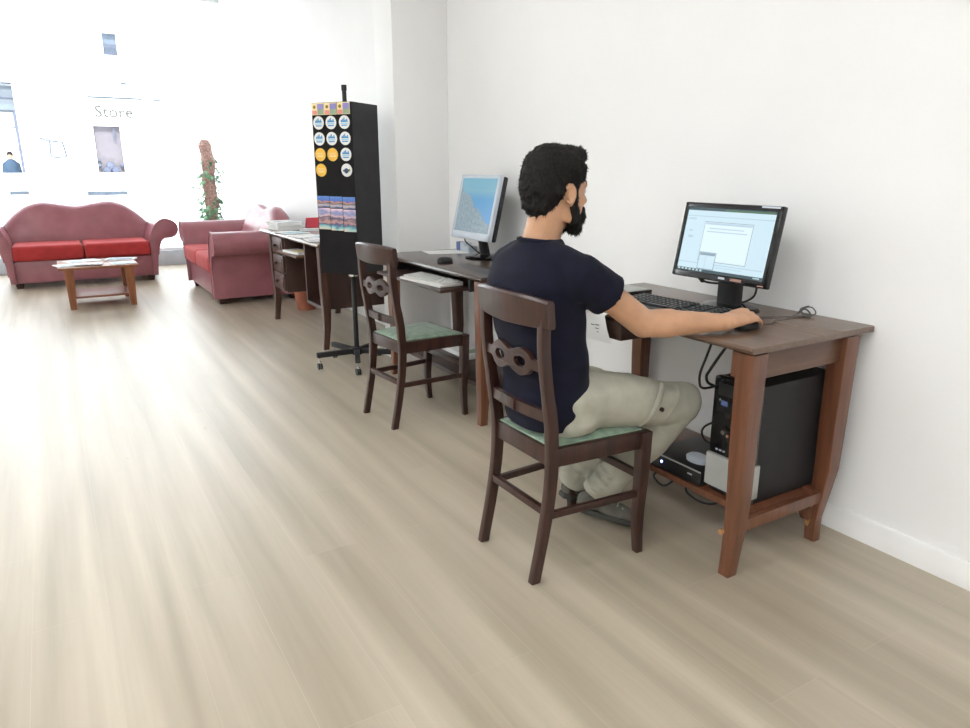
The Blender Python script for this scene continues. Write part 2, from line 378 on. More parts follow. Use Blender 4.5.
# ------------------------------------------------------------------ builders
class B:
    """collects shapes into one bmesh"""
    def __init__(s):
        s.bm = bmesh.new(); s.mi = 0; s.n0 = 0
    def _mark(s):
        s.bm.faces.ensure_lookup_table()
        for f in s.bm.faces[s.n0:]:
            f.material_index = s.mi
        s.n0 = len(s.bm.faces)
    def merge(s, tmp, mat=None):
        if mat is not None: tmp.transform(mat)
        tmp.verts.index_update()
        vs = [s.bm.verts.new(v.co) for v in tmp.verts]
        for f in tmp.faces:
            try: s.bm.faces.new([vs[v.index] for v in f.verts])
            except ValueError: pass
        tmp.free(); s._mark(); return s
    def box(s, x0, x1, y0, y1, z0, z1, bev=0.0, seg=2, mat=None):
        t = bmesh.new()
        bmesh.ops.create_cube(t, size=1.0)
        t.transform(Matrix.Translation(((x0 + x1) / 2, (y0 + y1) / 2, (z0 + z1) / 2)) @ Matrix.Diagonal((abs(x1 - x0), abs(y1 - y0), abs(z1 - z0), 1)))
        if bev > 0:
            bmesh.ops.bevel(t, geom=list(t.edges), offset=bev, segments=seg, profile=0.6, affect='EDGES')
        return s.merge(t, mat)
    def cyl(s, p0, p1, r0, r1=None, n=16, cap=True):
        r1 = r0 if r1 is None else r1
        return s.tube([p0, p1], [r0, r1], n)
    def tube(s, pts, rad, n=10, sq=None, ref=None):
        """swept tube with end caps; sq = (a, b) factors for elliptical section"""
        pts = [Vector(p) for p in pts]
        if not hasattr(rad, '__len__'): rad = [rad] * len(pts)
        sq = sq or (1, 1)
        t = bmesh.new(); rings = []
        up = Vector(ref) if ref else None
        prev = None
        for i, p in enumerate(pts):
            d = (pts[min(i + 1, len(pts) - 1)] - pts[max(i - 1, 0)]).normalized()
            if up is not None: u = up - d * up.dot(d)
            elif prev is None:
                a = Vector((0, 0, 1)) if abs(d.z) < 0.9 else Vector((1, 0, 0))
                u = a - d * a.dot(d)
            else: u = prev - d * prev.dot(d)
            u.normalize(); prev = u
            w = d.cross(u)
            r = rad[i]
            ra, rb = (r if hasattr(r, '__len__') else (r * sq[0], r * sq[1]))
            rings.append([t.verts.new(p + u * ra * math.cos(2 * PI * k / n) + w * rb * math.sin(2 * PI * k / n)) for k in range(n)])
        for a, b in zip(rings, rings[1:]):
            for k in range(n):
                t.faces.new((a[k], a[(k + 1) % n], b[(k + 1) % n], b[k]))
        t.faces.new(list(reversed(rings[0]))); t.faces.new(rings[-1])
        return s.merge(t)
    def capsule(s, p0, p1, r0, r1, n=16):
        """tapered limb with round ends"""
        p0, p1 = Vector(p0), Vector(p1)
        d = (p1 - p0).normalized()
        pts, rs = [], []
        for k in range(5):
            a = PI / 2 * (1 - k / 5) ; pts.append(p0 - d * r0 * math.sin(a)); rs.append(max(r0 * math.cos(a), r0 * 0.05))
        for k in range(6):
            a = PI / 2 * k / 5; pts.append(p1 + d * r1 * math.sin(a)); rs.append(max(r1 * math.cos(a), r1 * 0.05))
        return s.tube(pts, rs, n)
    def limb(s, pts, rs, n=16):
        for (a, ra), (b, rb) in zip(list(zip(pts, rs)), list(zip(pts, rs))[1:]):
            s.capsule(a, b, ra, rb, n)
        return s
    def ell(s, c, r, mat=None, sub=3):
        t = bmesh.new()
        bmesh.ops.create_icosphere(t, subdivisions=sub, radius=1.0)
        m = Matrix.Translation(c) @ (mat.to_4x4() if mat is not None else Matrix.Identity(4)) @ Matrix.Diagonal((r[0], r[1], r[2], 1))
        return s.merge(t, m)
    def lathe(s, prof, c=(0, 0, 0), n=28, close=True):
        t = bmesh.new(); rings = []
        for r, z in prof:
            rings.append([t.verts.new((c[0] + r * math.cos(2 * PI * k / n), c[1] + r * math.sin(2 * PI * k / n), c[2] + z)) for k in range(n)])
        for a, b in zip(rings, rings[1:]):
            for k in range(n): t.faces.new((a[k], a[(k + 1) % n], b[(k + 1) % n], b[k]))
        if close:
            t.faces.new(list(reversed(rings[0]))); t.faces.new(rings[-1])
        return s.merge(t)
    def rings(s, secs, n=32):
        """closed loft of horizontal super-ellipse sections (cx, cy, cz, a, b, exponent)"""
        t = bmesh.new(); rr = []
        for cx_, cy_, cz_, a, b, e in secs:
            ring = []
            for k in range(n):
                th = 2 * PI * k / n; c, d = math.cos(th), math.sin(th)
                ring.append(t.verts.new((cx_ + a * math.copysign(abs(c) ** (2 / e), c), cy_ + b * math.copysign(abs(d) ** (2 / e), d), cz_)))
            rr.append(ring)
        for a, b in zip(rr, rr[1:]):
            for k in range(n): t.faces.new((a[k], a[(k + 1) % n], b[(k + 1) % n], b[k]))
        t.faces.new(list(reversed(rr[0]))); t.faces.new(rr[-1])
        return s.merge(t)
    def prism(s, poly, axis, a0, a1, bev=0.0):
        """2D outline extruded along an axis (x: outline is y,z / y: outline is x,z / z: outline is x,y)"""
        t = bmesh.new()
        def P(u, v, w):
            return {'x': (w, u, v), 'y': (u, w, v), 'z': (u, v, w)}[axis]
        A = [t.verts.new(P(u, v, a0)) for u, v in poly]
        C = [t.verts.new(P(u, v, a1)) for u, v in poly]
        n = len(poly)
        for k in range(n): t.faces.new((A[k], A[(k + 1) % n], C[(k + 1) % n], C[k]))
        fa = t.faces.new(list(reversed(A))); fc = t.faces.new(C)
        bmesh.ops.recalc_face_normals(t, faces=list(t.faces))
        if bev > 0:
            ed = [e for e in t.edges if any(f in (fa, fc) for f in e.link_faces)]
            bmesh.ops.bevel(t, geom=ed, offset=bev, segments=2, profile=0.6, affect='EDGES')
        return s.merge(t)
    def bar(s, secs, bev=0.0):
        """square-section leg: secs = (x, y, z, half x, half y) from top to bottom"""
        t = bmesh.new(); rr = []
        for x, y, z, hx, hy in secs:
            rr.append([t.verts.new((x + sx * hx, y + sy * hy, z)) for sx, sy in ((-1, -1), (1, -1), (1, 1), (-1, 1))])
        for a, b in zip(rr, rr[1:]):
            for k in range(4): t.faces.new((a[k], a[(k + 1) % 4], b[(k + 1) % 4], b[k]))
        t.faces.new(rr[0]); t.faces.new(list(reversed(rr[-1])))
        bmesh.ops.recalc_face_normals(t, faces=list(t.faces))
        if bev > 0:
            ed = [e for e in t.edges if abs((e.verts[0].co - e.verts[1].co).normalized().z) > 0.6]
            bmesh.ops.bevel(t, geom=ed, offset=bev, segments=2, profile=0.6, affect='EDGES')
        return s.merge(t)
    def quad(s, a, b, c, d):
        t = bmesh.new()
        t.faces.new([t.verts.new(p) for p in (a, b, c, d)])
        return s.merge(t)
    def slot(s, i):
        s.mi = i; return s

MATS = {}
def top_of(o):
    while o.parent: o = o.parent
    return o

def link(name, b, mats, parent=None, local=False, angle=35, rest=True):
    """one mesh object; a child is given in world coordinates unless local"""
    bm = b.bm if isinstance(b, B) else b
    if not isinstance(mats, (list, tuple)): mats = [mats]
    if parent is not None and not local:
        bm.transform(top_of(parent).matrix_basis.inverted())
    loc = Vector((0, 0, 0))
    if parent is None and rest and len(bm.verts):
        xs = [v.co.x for v in bm.verts]; ys = [v.co.y for v in bm.verts]; zs = [v.co.z for v in bm.verts]
        loc = Vector(((min(xs) + max(xs)) / 2, (min(ys) + max(ys)) / 2, min(zs)))
        bm.transform(Matrix.Translation(-loc))
    bmesh.ops.recalc_face_normals(bm, faces=list(bm.faces))
    me = bpy.data.meshes.new(name)
    bm.to_mesh(me); bm.free()
    for m in mats: me.materials.append(MT[m] if isinstance(m, str) else m)
    me.polygons.foreach_set('use_smooth', [True] * len(me.polygons))
    me.set_sharp_from_angle(angle=R(angle))
    o = bpy.data.objects.new(name, me)
    o.location = loc
    COL.objects.link(o)
    if parent is not None: o.parent = parent
    return o

def tag(o, label=None, cat=None, group=None, kind=None):
    if label: o['label'] = label
    if cat: o['category'] = cat
    if group: o['group'] = group
    if kind: o['kind'] = kind
    return o

def thing(name, label, cat, loc=(0, 0, 0), rotz=0.0, group=None):
    o = bpy.data.objects.new(name, None)
    o.empty_display_size = 0.1
    o.location = loc; o.rotation_euler = (0, 0, rotz)
    COL.objects.link(o)
    # matrix_basis follows location and rotation
    return tag(o, label, cat, group)

def struct(name, b, mats, parent=None):
    o = link(name, b, mats, parent, rest=False)
    if parent is None: o['kind'] = 'structure'
    return o

def dup(root, loc, rotz, label, group=None):
    r = root.copy(); COL.objects.link(r)
    r.location = loc; r.rotation_euler = (0, 0, rotz); r['label'] = label
    if group: r['group'] = group
    for ch in list(root.children):
        c = ch.copy(); COL.objects.link(c); c.parent = r
        for g in list(ch.children):
            d = g.copy(); COL.objects.link(d); d.parent = c
    return r

def evaluated_bm(o):
    dg = bpy.context.evaluated_depsgraph_get()
    me = bpy.data.meshes.new_from_object(o.evaluated_get(dg))
    bm = bmesh.new(); bm.from_mesh(me)
    bpy.data.meshes.remove(me)
    return bm

def fuse(b, voxel, smooth=6, disp=None):
    """overlapping closed shapes grown into one continuous skin"""
    me = bpy.data.meshes.new('tmp_shape')
    bmesh.ops.recalc_face_normals(b.bm, faces=list(b.bm.faces))
    b.bm.to_mesh(me); b.bm.free()
    o = bpy.data.objects.new('tmp_shape', me); COL.objects.link(o)
    md = o.modifiers.new('r', 'REMESH'); md.mode = 'VOXEL'; md.voxel_size = voxel; md.adaptivity = 0.0
    if smooth:
        sm = o.modifiers.new('s', 'SMOOTH'); sm.factor = 0.5; sm.iterations = smooth
    bm = evaluated_bm(o)
    bpy.data.objects.remove(o); bpy.data.meshes.remove(me)
    if disp:
        bm.normal_update()
        for v, n in [(v, v.normal.copy()) for v in bm.verts]:
            v.co += n * disp(v.co, n)
    out = B(); out.bm.free(); out.bm = bm
    return out

def text_bm(txt, size, extrude):
    cu = bpy.data.curves.new('tmp_text', 'FONT')
    cu.body = txt; cu.size = size; cu.extrude = extrude; cu.align_x = 'LEFT'; cu.resolution_u = 3
    o = bpy.data.objects.new('tmp_text', cu); COL.objects.link(o)
    bm = evaluated_bm(o)
    bpy.data.objects.remove(o); bpy.data.curves.remove(cu)
    return bm

def smooth_path(pts, n=8):
    """Catmull-Rom through the points"""
    P = [Vector(p) for p in pts]; P = [P[0]] + P + [P[-1]]
    out = []
    for i in range(1, len(P) - 2):
        for k in range(n):
            t = k / n
            a, b_, c, d = P[i - 1], P[i], P[i + 1], P[i + 2]
            out.append(0.5 * ((2 * b_) + (c - a) * t + (2 * a - 5 * b_ + 4 * c - d) * t * t + (3 * b_ - a - 3 * c + d) * t ** 3))
    out.append(P[-2])
    return out

def cable(name, pts, r, mat, label=None, cat=None, parent=None, group=None):
    b = B(); b.tube(smooth_path(pts, 8), r, 8)
    o = link(name, b, mat, parent)
    if label: tag(o, label, cat, group)
    return o

# ------------------------------------------------------------------ the setting
b = B(); b.box(XL - 0.2, XW + 0.2, YB - 0.2, YW + 0.1, -0.1, 0.0)
struct('floor', b, 'floor')
b = B(); b.box(XL - 0.2, XW + 0.2, YB - 0.2, YW + 0.1, CEIL, CEIL + 0.15)
struct('ceiling', b, 'ceiling')
b = B(); b.box(XW, XW + 0.2, YB - 0.2, YW + 0.1, 0, CEIL)
struct('wall_right', b, 'wall')
b = B(); b.box(XL - 0.2, XL, YB - 0.2, YW + 0.1, 0, CEIL)
struct('wall_left', b, 'wall')
b = B(); b.box(XL, XW, YB - 0.2, YB, 0, CEIL)
struct('wall_near', b, 'wall')
b = B(); b.box(1.944, XW, 4.322, 4.60, 0, CEIL, 0.004)
struct('wall_pilaster', b, 'wall')
# skirting boards
b = B()
b.prism([(XW, 0), (XW - 0.014, 0), (XW - 0.014, 0.082), (XW - 0.009, 0.09), (XW, 0.09)], 'y', YB, 4.322)
struct('baseboard_right', b, 'skirting')
b = B()
b.prism([(XW, 0), (XW - 0.014, 0), (XW - 0.014, 0.082), (XW - 0.009, 0.09), (XW, 0.09)], 'y', 4.60, YW - 0.06)
struct('baseboard_far', b, 'skirting')
b = B()
b.prism([(4.322, 0), (4.308, 0), (4.308, 0.082), (4.313, 0.09), (4.322, 0.09)], 'x', 1.93, XW - 0.014)
b.prism([(1.944, 0), (1.930, 0), (1.930, 0.082), (1.935, 0.09), (1.944, 0.09)], 'y', 4.308, 4.60)
struct('baseboard_pilaster', b, 'skirting')
# glazed shop front: low sill, slim frame, panes
b = B(); b.box(XL, XW, YW - 0.06, YW + 0.1, 0.0, 0.2, 0.004)
struct('trim_1', b, 'sill')
fr = B()
fr.box(XL, XW, YW - 0.02, YW + 0.06, 0.2, 0.235)
fr.box(XL, XW, YW - 0.02, YW + 0.06, CEIL - 0.06, CEIL)
for x0, x1 in ((XL, XL + 0.05), (-1.62, -1.57), (XW - 0.012, XW)):
    fr.box(x0, x1, YW - 0.02, YW + 0.06, 0.235, CEIL - 0.06)
wf = struct('window_1', fr, 'frame')
for x0, x1 in ((XL + 0.05, -1.62), (-1.57, XW - 0.012)):
    b = B(); b.quad((x0, YW + 0.02, 0.235), (x1, YW + 0.02, 0.235), (x1, YW + 0.02, CEIL - 0.06), (x0, YW + 0.02, CEIL - 0.06))
    link('pane', b, 'glass', wf)

# ceiling lamps of the room (above the picture)
proto = thing('ceiling_panel', 'flat white lamp panel on the ceiling', 'ceiling light', (0, 0, 0), 0, 'lamp panels along the ceiling')
b = B()
for x0, x1, y0, y1 in ((-0.62, 0.62, -0.32, -0.3), (-0.62, 0.62, 0.3, 0.32), (-0.62, -0.6, -0.3, 0.3), (0.6, 0.62, -0.3, 0.3)):
    b.box(x0, x1, y0, y1, -0.05, 0.0)
link('frame', b, 'frame', proto, local=True)
b = B(); b.box(-0.6, 0.6, -0.3, 0.3, -0.035, -0.001)
link('diffuser', b, 'panel', proto, local=True)
spots = [(x, y) for y in (-2.0, -0.4, 1.5, 3.6) for x in (-3.0, -1.0)]
for i, (x, y) in enumerate(spots):
    if i == 0: proto.location = (x, y, CEIL)
    else: dup(proto, (x, y, CEIL), 0, 'flat white lamp panel on the ceiling')

# ------------------------------------------------------------------ across the street
SY = 26.0
b = B(); b.box(-60, 80, YW + 0.1, SY + 4, -0.25, -0.1)
struct('street', b, 'street')
bld = thing('building', 'sunlit white building with shop windows across the street', 'building', (0, SY, -0.1))
# facade wall with its openings left free: (x0, x1, z0, z1)
openA = (-3.4, -0.45, 1.19, 3.76)     # tall shop window at the far left
openB = (2.08, 2.47, 4.68, 5.32)      # small upper window
openC = (1.50, 2.26, 1.19, 2.61)      # shop window under the sign
slotA = (-0.95, -0.45, 0.55, 0.67)
slotC = (1.10, 2.24, 0.50, 0.63)
def wall_with_holes(b, x0, x1, z0, z1, y0, y1, holes):
    xs = sorted({x0, x1, *[h[0] for h in holes], *[h[1] for h in holes]})
    zs = sorted({z0, z1, *[h[2] for h in holes], *[h[3] for h in holes]})
    for xa, xb in zip(xs, xs[1:]):
        for za, zb in zip(zs, zs[1:]):
            mx_, mz = (xa + xb) / 2, (za + zb) / 2
            if any(h[0] < mx_ < h[1] and h[2] < mz < h[3] for h in holes): continue
            b.box(xa, xb, y0, y1, za, zb)
b = B(); wall_with_holes(b, -40, 60, -0.1, 13.0, SY, SY + 0.25, [openA, openB, openC, slotA, slotC])
link('facade', b, 'facade', bld)
# left shop window: glazed front, blue bands, frame post
b = B(); b.box(-3.4, -0.45, SY + 0.2, SY + 0.24, 2.98, 3.76); b.box(-3.4, -0.45, SY + 0.24, SY + 0.9, 2.98, 3.02)
w = link('transom', b, 'shopglass', bld)
b = B(); b.box(-3.4, -0.45, SY + 0.15, SY + 0.2, 2.99, 3.15); link('band', b, 'shopband', w)
b = B(); b.box(-3.4, -0.45, SY + 0.15, SY + 0.2, 3.33, 3.36); link('glazing_bar', b, 'shopframe', w)
b = B(); b.box(-3.4, -0.45, SY + 0.86, SY + 0.9, -0.1, 2.98)
w = link('shop_window', b, 'facade', bld)
b = B(); b.box(-0.53, -0.45, SY + 0.08, SY + 0.84, 1.19, 2.98); link('post', b, 'shopframe', w)
b = B(); b.box(-3.4, -0.53, SY + 0.15, SY + 0.2, 2.49, 2.52); link('glazing_bar', b, 'shopframe', w)
# upper window with railing
b = B(); b.box(2.08, 2.47, SY + 0.18, SY + 0.24, 4.68, 5.32); w = link('window', b, 'shopband', bld)
b = B()
for k in range(7): b.box(2.10 + k * 0.055, 2.118 + k * 0.055, SY + 0.05, SY + 0.07, 4.70, 4.98)
b.box(2.08, 2.47, SY + 0.04, SY + 0.08, 4.98, 5.0)
link('railing', b, 'shopframe', w)
# shop window with lavender blind, plants and a hanging strip
b = B(); b.box(1.50, 2.26, SY + 0.2, SY + 0.24, 1.19, 2.61); w = link('shop_window', b, 'shoplav', bld)
b = B(); b.box(2.06, 2.09, SY + 0.1, SY + 0.13, 2.15, 2.61)
for k in range(5): b.box(2.09, 2.13, SY + 0.1, SY + 0.13, 2.17 + k * 0.085, 2.20 + k * 0.085)
link('hanging_strip', b, 'shopframe', w)
b = B()
for x, z, r in ((1.86, 1.40, 0.13), (1.55, 1.42, 0.07), (2.2, 1.42, 0.07), (1.75, 1.27, 0.12), (2.0, 1.27, 0.12), (1.56, 1.58, 0.05)):
    b.ell((x, SY + 0.1, z), (r, 0.08, r), sub=2)
link('window_display', b, 'shopframe', w)
b = B(); b.box(1.47, 2.99, SY - 0.12, SY, 3.425, 3.46); b.box(3.31, 3.62, SY - 0.12, SY, 3.405, 3.435)
link('awning_rail', b, 'awning', bld)
b = B(); b.box(2.44, 2.60, SY - 0.05, SY, 3.86, 3.90); link('wall_lamp', b, 'awning', bld)
for q in (slotA, slotC):
    b = B(); b.box(q[0], q[1], SY + 0.15, SY + 0.2, q[2], q[3]); link('cellar_vent', b, 'shopband', bld)
t = text_bm('Store', 0.49, 0.02)
t.transform(Matrix.Translation((1.60, SY - 0.03, 2.87)) @ Matrix.Rotation(R(90), 4, 'X'))
link('sign_lettering', t, 'signgrey', bld)
# bracket sign: an open iron frame on the facade
b = B()
for p in ([(0.05, 2.21), (0.26, 2.12)], [(0.26, 2.14), (0.66, 2.08)], [(0.29, 2.12), (0.27, 1.70)], [(0.27, 1.70), (0.36, 1.64)], [(0.36, 1.64), (0.68, 1.68)], [(0.68, 1.68), (0.62, 2.10)]):
    b.tube([(p[0][0], SY - 0.14, p[0][1]), (p[1][0], SY - 0.14, p[1][1])], 0.026, 8)
b.box(0.03, 0.06, SY - 0.15, SY, 2.19, 2.22)
link('hanging_sign_frame', b, 'lantern', bld)
# passer-by in front of the left shop window
pe = thing('person', 'person in a blue coat standing in the shop window across the street', 'person', (-0.8, SY + 0.5, -0.1))
b = B()
b.ell((-0.8, SY + 0.5, 1.70), (0.075, 0.09, 0.11)); b.capsule((-0.8, SY + 0.5, 1.45), (-0.8, SY + 0.5, 1.62), 0.06, 0.05)
b.limb([(-0.8, SY + 0.5, 0.9), (-0.8, SY + 0.5, 1.35)], [0.13, 0.13])
for sx in (-1, 1):
    b.limb([(-0.8 + sx * 0.09, SY + 0.5, 0.85), (-0.8 + sx * 0.10, SY + 0.48, 0.40), (-0.8 + sx * 0.10, SY + 0.52, -0.04)], [0.085, 0.06, 0.045])
    b.limb([(-0.8 + sx * 0.10, SY + 0.53, -0.06), (-0.8 + sx * 0.11, SY + 0.37, -0.07)], [0.04, 0.035])
    b.limb([(-0.8 + sx * 0.16, SY + 0.5, 1.40), (-0.8 + sx * 0.20, SY + 0.49, 1.14), (-0.8 + sx * 0.16, SY + 0.37, 0.95)], [0.055, 0.045, 0.035])
link('body', fuse(b, 0.02, 3), 'skin', pe)
b = B()
b.rings([(-0.8, SY + 0.5, z, a, c, 2.2) for z, a, c in ((0.62, 0.17, 0.13), (0.95, 0.175, 0.14), (1.2, 0.18, 0.14), (1.42, 0.20, 0.13), (1.53, 0.15, 0.11), (1.60, 0.075, 0.075))])
for sx in (-1, 1):
    b.limb([(-0.8 + sx * 0.165, SY + 0.5, 1.44), (-0.8 + sx * 0.205, SY + 0.49, 1.14), (-0.8 + sx * 0.165, SY + 0.38, 0.97)], [0.068, 0.06, 0.052])
link('coat', fuse(b, 0.02, 3), 'coat', pe)
b = B()
for sx in (-1, 1):
    b.limb([(-0.8 + sx * 0.09, SY + 0.5, 0.85), (-0.8 + sx * 0.10, SY + 0.48, 0.40), (-0.8 + sx * 0.10, SY + 0.52, 0.0)], [0.10, 0.075, 0.065])
link('trousers', fuse(b, 0.02, 3), 'coat_trouser', pe)
b = B(); b.ell((-0.8, SY + 0.51, 1.735), (0.085, 0.095, 0.09)); link('hair', b, 'hair', pe)

# ------------------------------------------------------------------ sofas
def make_sofa(label, loc, rz):
    t = thing('sofa', label, 'sofa', loc, rz, 'wine leather sofas')
    D = 0.88
    b = B(); b.box(-0.74, 0.74, 0.02, D - 0.04, 0.06, 0.30, 0.02)
    link('base', b, 'leather', t, local=True)
    # camel back, leaning a little
    prof = []
    n = 64
    hump = smooth_path([(-1.0, 0.60, 0), (-0.92, 0.68, 0), (-0.80, 0.775, 0), (-0.63, 0.865, 0), (-0.44, 0.902, 0), (-0.22, 0.88, 0), (0, 0.853, 0), (0.22, 0.88, 0), (0.44, 0.902, 0), (0.63, 0.865, 0), (0.80, 0.775, 0), (0.92, 0.68, 0), (1.0, 0.60, 0)], 10)
    def top(u):
        for p, q in zip(hump, hump[1:]):
            if p.x <= u <= q.x + 1e-9: return p.y + (q.y - p.y) * (u - p.x) / max(1e-9, q.x - p.x)
        return hump[-1].y
    tb = bmesh.new(); rr = []
    for i in range(n + 1):
        u = -1 + 2 * i / n; x = u * 0.79; zt = top(u)
        sec = [(0.60, 0.28), (0.585, 0.42), (0.60, 0.55), (0.64, zt - 0.10), (0.665, zt - 0.04), (0.70, zt - 0.008), (0.75, zt), (0.80, zt - 0.012), (0.835, zt - 0.05), (0.85, zt - 0.11), (0.85, 0.06), (0.66, 0.06)]
        rr.append([tb.verts.new((x, y, z)) for y, z in sec])
    for a, c in zip(rr, rr[1:]):
        for k in range(len(a)): tb.faces.new((a[k], a[(k + 1) % len(a)], c[(k + 1) % len(a)], c[k]))
    tb.faces.new(rr[0]); tb.faces.new(list(reversed(rr[-1])))
    bb = B(); bb.merge(tb)
    link('backrest', bb, 'leather', t, local=True, angle=60)
    # rolled arms
    out = smooth_path([(0.685, 0.06, 0), (0.69, 0.30, 0), (0.69, 0.46, 0), (0.715, 0.56, 0), (0.77, 0.655, 0), (0.85, 0.705, 0), (0.93, 0.695, 0), (0.99, 0.645, 0), (1.0, 0.575, 0), (0.965, 0.515, 0), (0.90, 0.495, 0), (0.845, 0.49, 0), (0.80, 0.44, 0), (0.765, 0.30, 0), (0.74, 0.06, 0)], 4)
    poly = [(p.x, p.y) for p in out]
    for sx in (1, -1):
        b = B(); b.prism([(sx * x, z) for x, z in poly], 'y', -0.01, 0.80, 0.012)
        a = link('armrest', b, 'leather', t, local=True, angle=50)
        # piped front edge of the scroll
        b = B(); b.tube([(sx * x, -0.012, z) for x, z in poly[:-4]], 0.007, 6)
        link('piping', b, 'leather', a, local=True)
    for x0, x1 in ((-0.685, -0.004), (0.004, 0.685)):
        b = B(); b.box(x0, x1, -0.03, 0.60, 0.30, 0.465, 0.045, 4)
        for v in b.bm.verts:
            if v.co.z > 0.40:
                u = (v.co.x - (x0 + x1) / 2) / 0.34; w = (v.co.y - 0.285) / 0.315
                v.co.z += 0.02 * max(0, 1 - u * u) * max(0, 1 - w * w)
        link('seat_cushion', b, 'redfab', t, local=True)
    for x in (-0.66, 0.66):
        for y in (0.08, 0.78):
            b = B(); b.bar([(x, y, 0.062, 0.045, 0.045), (x, y, 0.0, 0.032, 0.032)], 0.004)
            link('foot', b, 'chairwood', t, local=True)
    return t
sofa = make_sofa('wine leather sofa with red cushions in front of the shop window, facing the room', (0.275, 9.30, 0), 0)
sofa.scale = (1.012, 1.0, 1.012)
dup(sofa, (1.27, 7.93, 0), R(-90), 'wine leather sofa with red cushions seen from its side, beside the potted climber', 'wine leather sofas')

# ------------------------------------------------------------------ coffee table with magazines
ct = thing('coffee_table', 'low brown coffee table strewn with magazines before the far sofa', 'coffee table', (0.33, 7.95, 0))
b = B(); b.box(-0.01, 0.67, 7.62, 8.30, 0.375, 0.40, 0.006); link('tabletop', b, 'ctwood', ct)
b = B(); b.box(0.06, 0.60, 7.70, 8.22, 0.095, 0.115, 0.004); link('shelf', b, 'ctshelf', ct)
for x, y in ((0.075, 7.68), (0.585, 7.68), (0.075, 8.24), (0.585, 8.24)):
    sx = -1 if x < 0.3 else 1; sy = -1 if y < 8 else 1
    b = B(); b.bar([(x, y, 0.376, 0.042, 0.042), (x + sx * 0.004, y + sy * 0.004, 0.0, 0.027, 0.027)], 0.004)
    link('leg', b, 'ctwood', ct)

def magazine(name, c, w, d, h, rz, mats, label, cat, group, bend=0.0, tilt=0.0):
    """a booklet: cover with printed areas over a block of pages"""
    b = B()
    b.box(-w / 2, w / 2, -d / 2, d / 2, 0, h, min(0.002, h * 0.3), 1)
    b.slot(1).box(-w * 0.42, w * 0.42, -d * 0.44, d * 0.15, h, h + 0.0006)
    b.slot(2).box(-w * 0.42, w * 0.30, d * 0.24, d * 0.40, h, h + 0.0006)
    for v in b.bm.verts:
        v.co.z += bend * (abs(v.co.x) / (w / 2)) ** 2
    b.bm.transform(Matrix.Translation(c) @ Matrix.Rotation(rz, 4, 'Z') @ Matrix.Rotation(tilt, 4, 'X'))
    o = link(name, b, mats)
    return tag(o, label, cat, group)
G = 'magazines on the coffee table'
PB, PG, PP = 'paperblue', 'papergrey', 'paper'
magazine('magazine', (0.12, 7.80, 0.4003), 0.30, 0.21, 0.010, 0.25, [PP, PB, PG], 'white magazine poking over the left edge of the coffee table', 'magazine', G)
magazine('magazine', (0.25, 7.76, 0.4115), 0.24, 0.18, 0.006, -0.15, [PP, PG, 'print_pink'], 'white magazine lying on top of the left-hand one, coffee table', 'magazine', G)
magazine('magazine', (0.21, 8.12, 0.4003), 0.30, 0.21, 0.008, 0.3, [PP, PB, PP], 'pale magazine at the left back of the coffee table', 'magazine', G)
magazine('magazine', (0.545, 7.76, 0.4003), 0.22, 0.20, 0.008, 0.1, [PP, PB, PG], 'blue and white magazine at the right front corner of the coffee table', 'magazine', G)
magazine('magazine', (0.55, 8.05, 0.4003), 0.27, 0.21, 0.014, -0.3, [PP, 'print_navy', PB], 'thicker magazine with dark blue cover at the right back of the coffee table', 'magazine', G)

# ------------------------------------------------------------------ climbing plant on a moss pole
PX, PY = 1.86, 10.12
pl = thing('potted_climber', 'green climbing plant on a brown moss pole behind the side-on sofa', 'plant', (PX, PY, 0))
b = B(); b.lathe([(0.11, 0.0), (0.15, 0.26), (0.165, 0.26), (0.17, 0.31), (0.15, 0.31), (0.148, 0.28)], (PX, PY, 0))
link('pot', b, 'terracotta', pl)
b = B(); b.lathe([(0.146, 0.27), (0.10, 0.285), (0.02, 0.29)], (PX, PY, 0)); link('soil', b, 'soil', pl)
b = B()
pts = [(PX + 0.012 * math.sin(i * 0.9), PY, 0.28 + i * 0.069) for i in range(21)]
b.tube(pts, [0.085 + 0.008 * math.sin(i * 1.7) for i in range(20)] + [0.045], 14)
link('moss_pole', b, 'coir', pl)
b = B()
rl = random.Random(3)
def leaf(b, base_, d, up, L_, W_):
    d = d.normalized(); side = d.cross(up).normalized(); nrm = side.cross(d)
    p = [base_, base_ + d * L_ * 0.35 + side * W_, base_ + d * L_ * 0.75 + side * W_ * 0.6 - nrm * 0.01, base_ + d * L_ - nrm * 0.03,
         base_ + d * L_ * 0.75 - side * W_ * 0.6 - nrm * 0.01, base_ + d * L_ * 0.35 - side * W_, base_ + d * L_ * 0.5 - nrm * -0.008]
    vs = [b.bm.verts.new(q) for q in p]
    for k in range(6): b.bm.faces.new((vs[k], vs[(k + 1) % 6], vs[6]))
    b._mark()
for i in range(300):
    z = 0.50 + 0.95 * rl.random() ** 1.9
    a = rl.random() * 2 * PI
    r0 = 0.075
    o = Vector((PX + r0 * math.cos(a), PY + r0 * math.sin(a), z))
    d = Vector((math.cos(a), math.sin(a), rl.uniform(-0.3, 0.7)))
    st = rl.uniform(0.01, 0.06)
    if rl.random() < 0.08: st = rl.uniform(0.10, 0.19)
    e = o + d * st
    b.tube([o, e], 0.003, 4)
    leaf(b, e, Vector((d.x, d.y, rl.uniform(-0.9, 0.1))), Vector((0, 0, 1)), rl.uniform(0.06, 0.11), rl.uniform(0.022, 0.038))
link('foliage', b, 'leaf', pl)

# terracotta pot behind the far desk
b = B()
b.lathe([(0.085, 0.0), (0.112, 0.2), (0.124, 0.2), (0.128, 0.255), (0.112, 0.255), (0.108, 0.215), (0.02, 0.21)], (1.975, 6.56, 0))
tag(link('plant_pot', b, 'terracotta'), 'terracotta plant pot on the floor behind the drawer desk', 'plant pot')

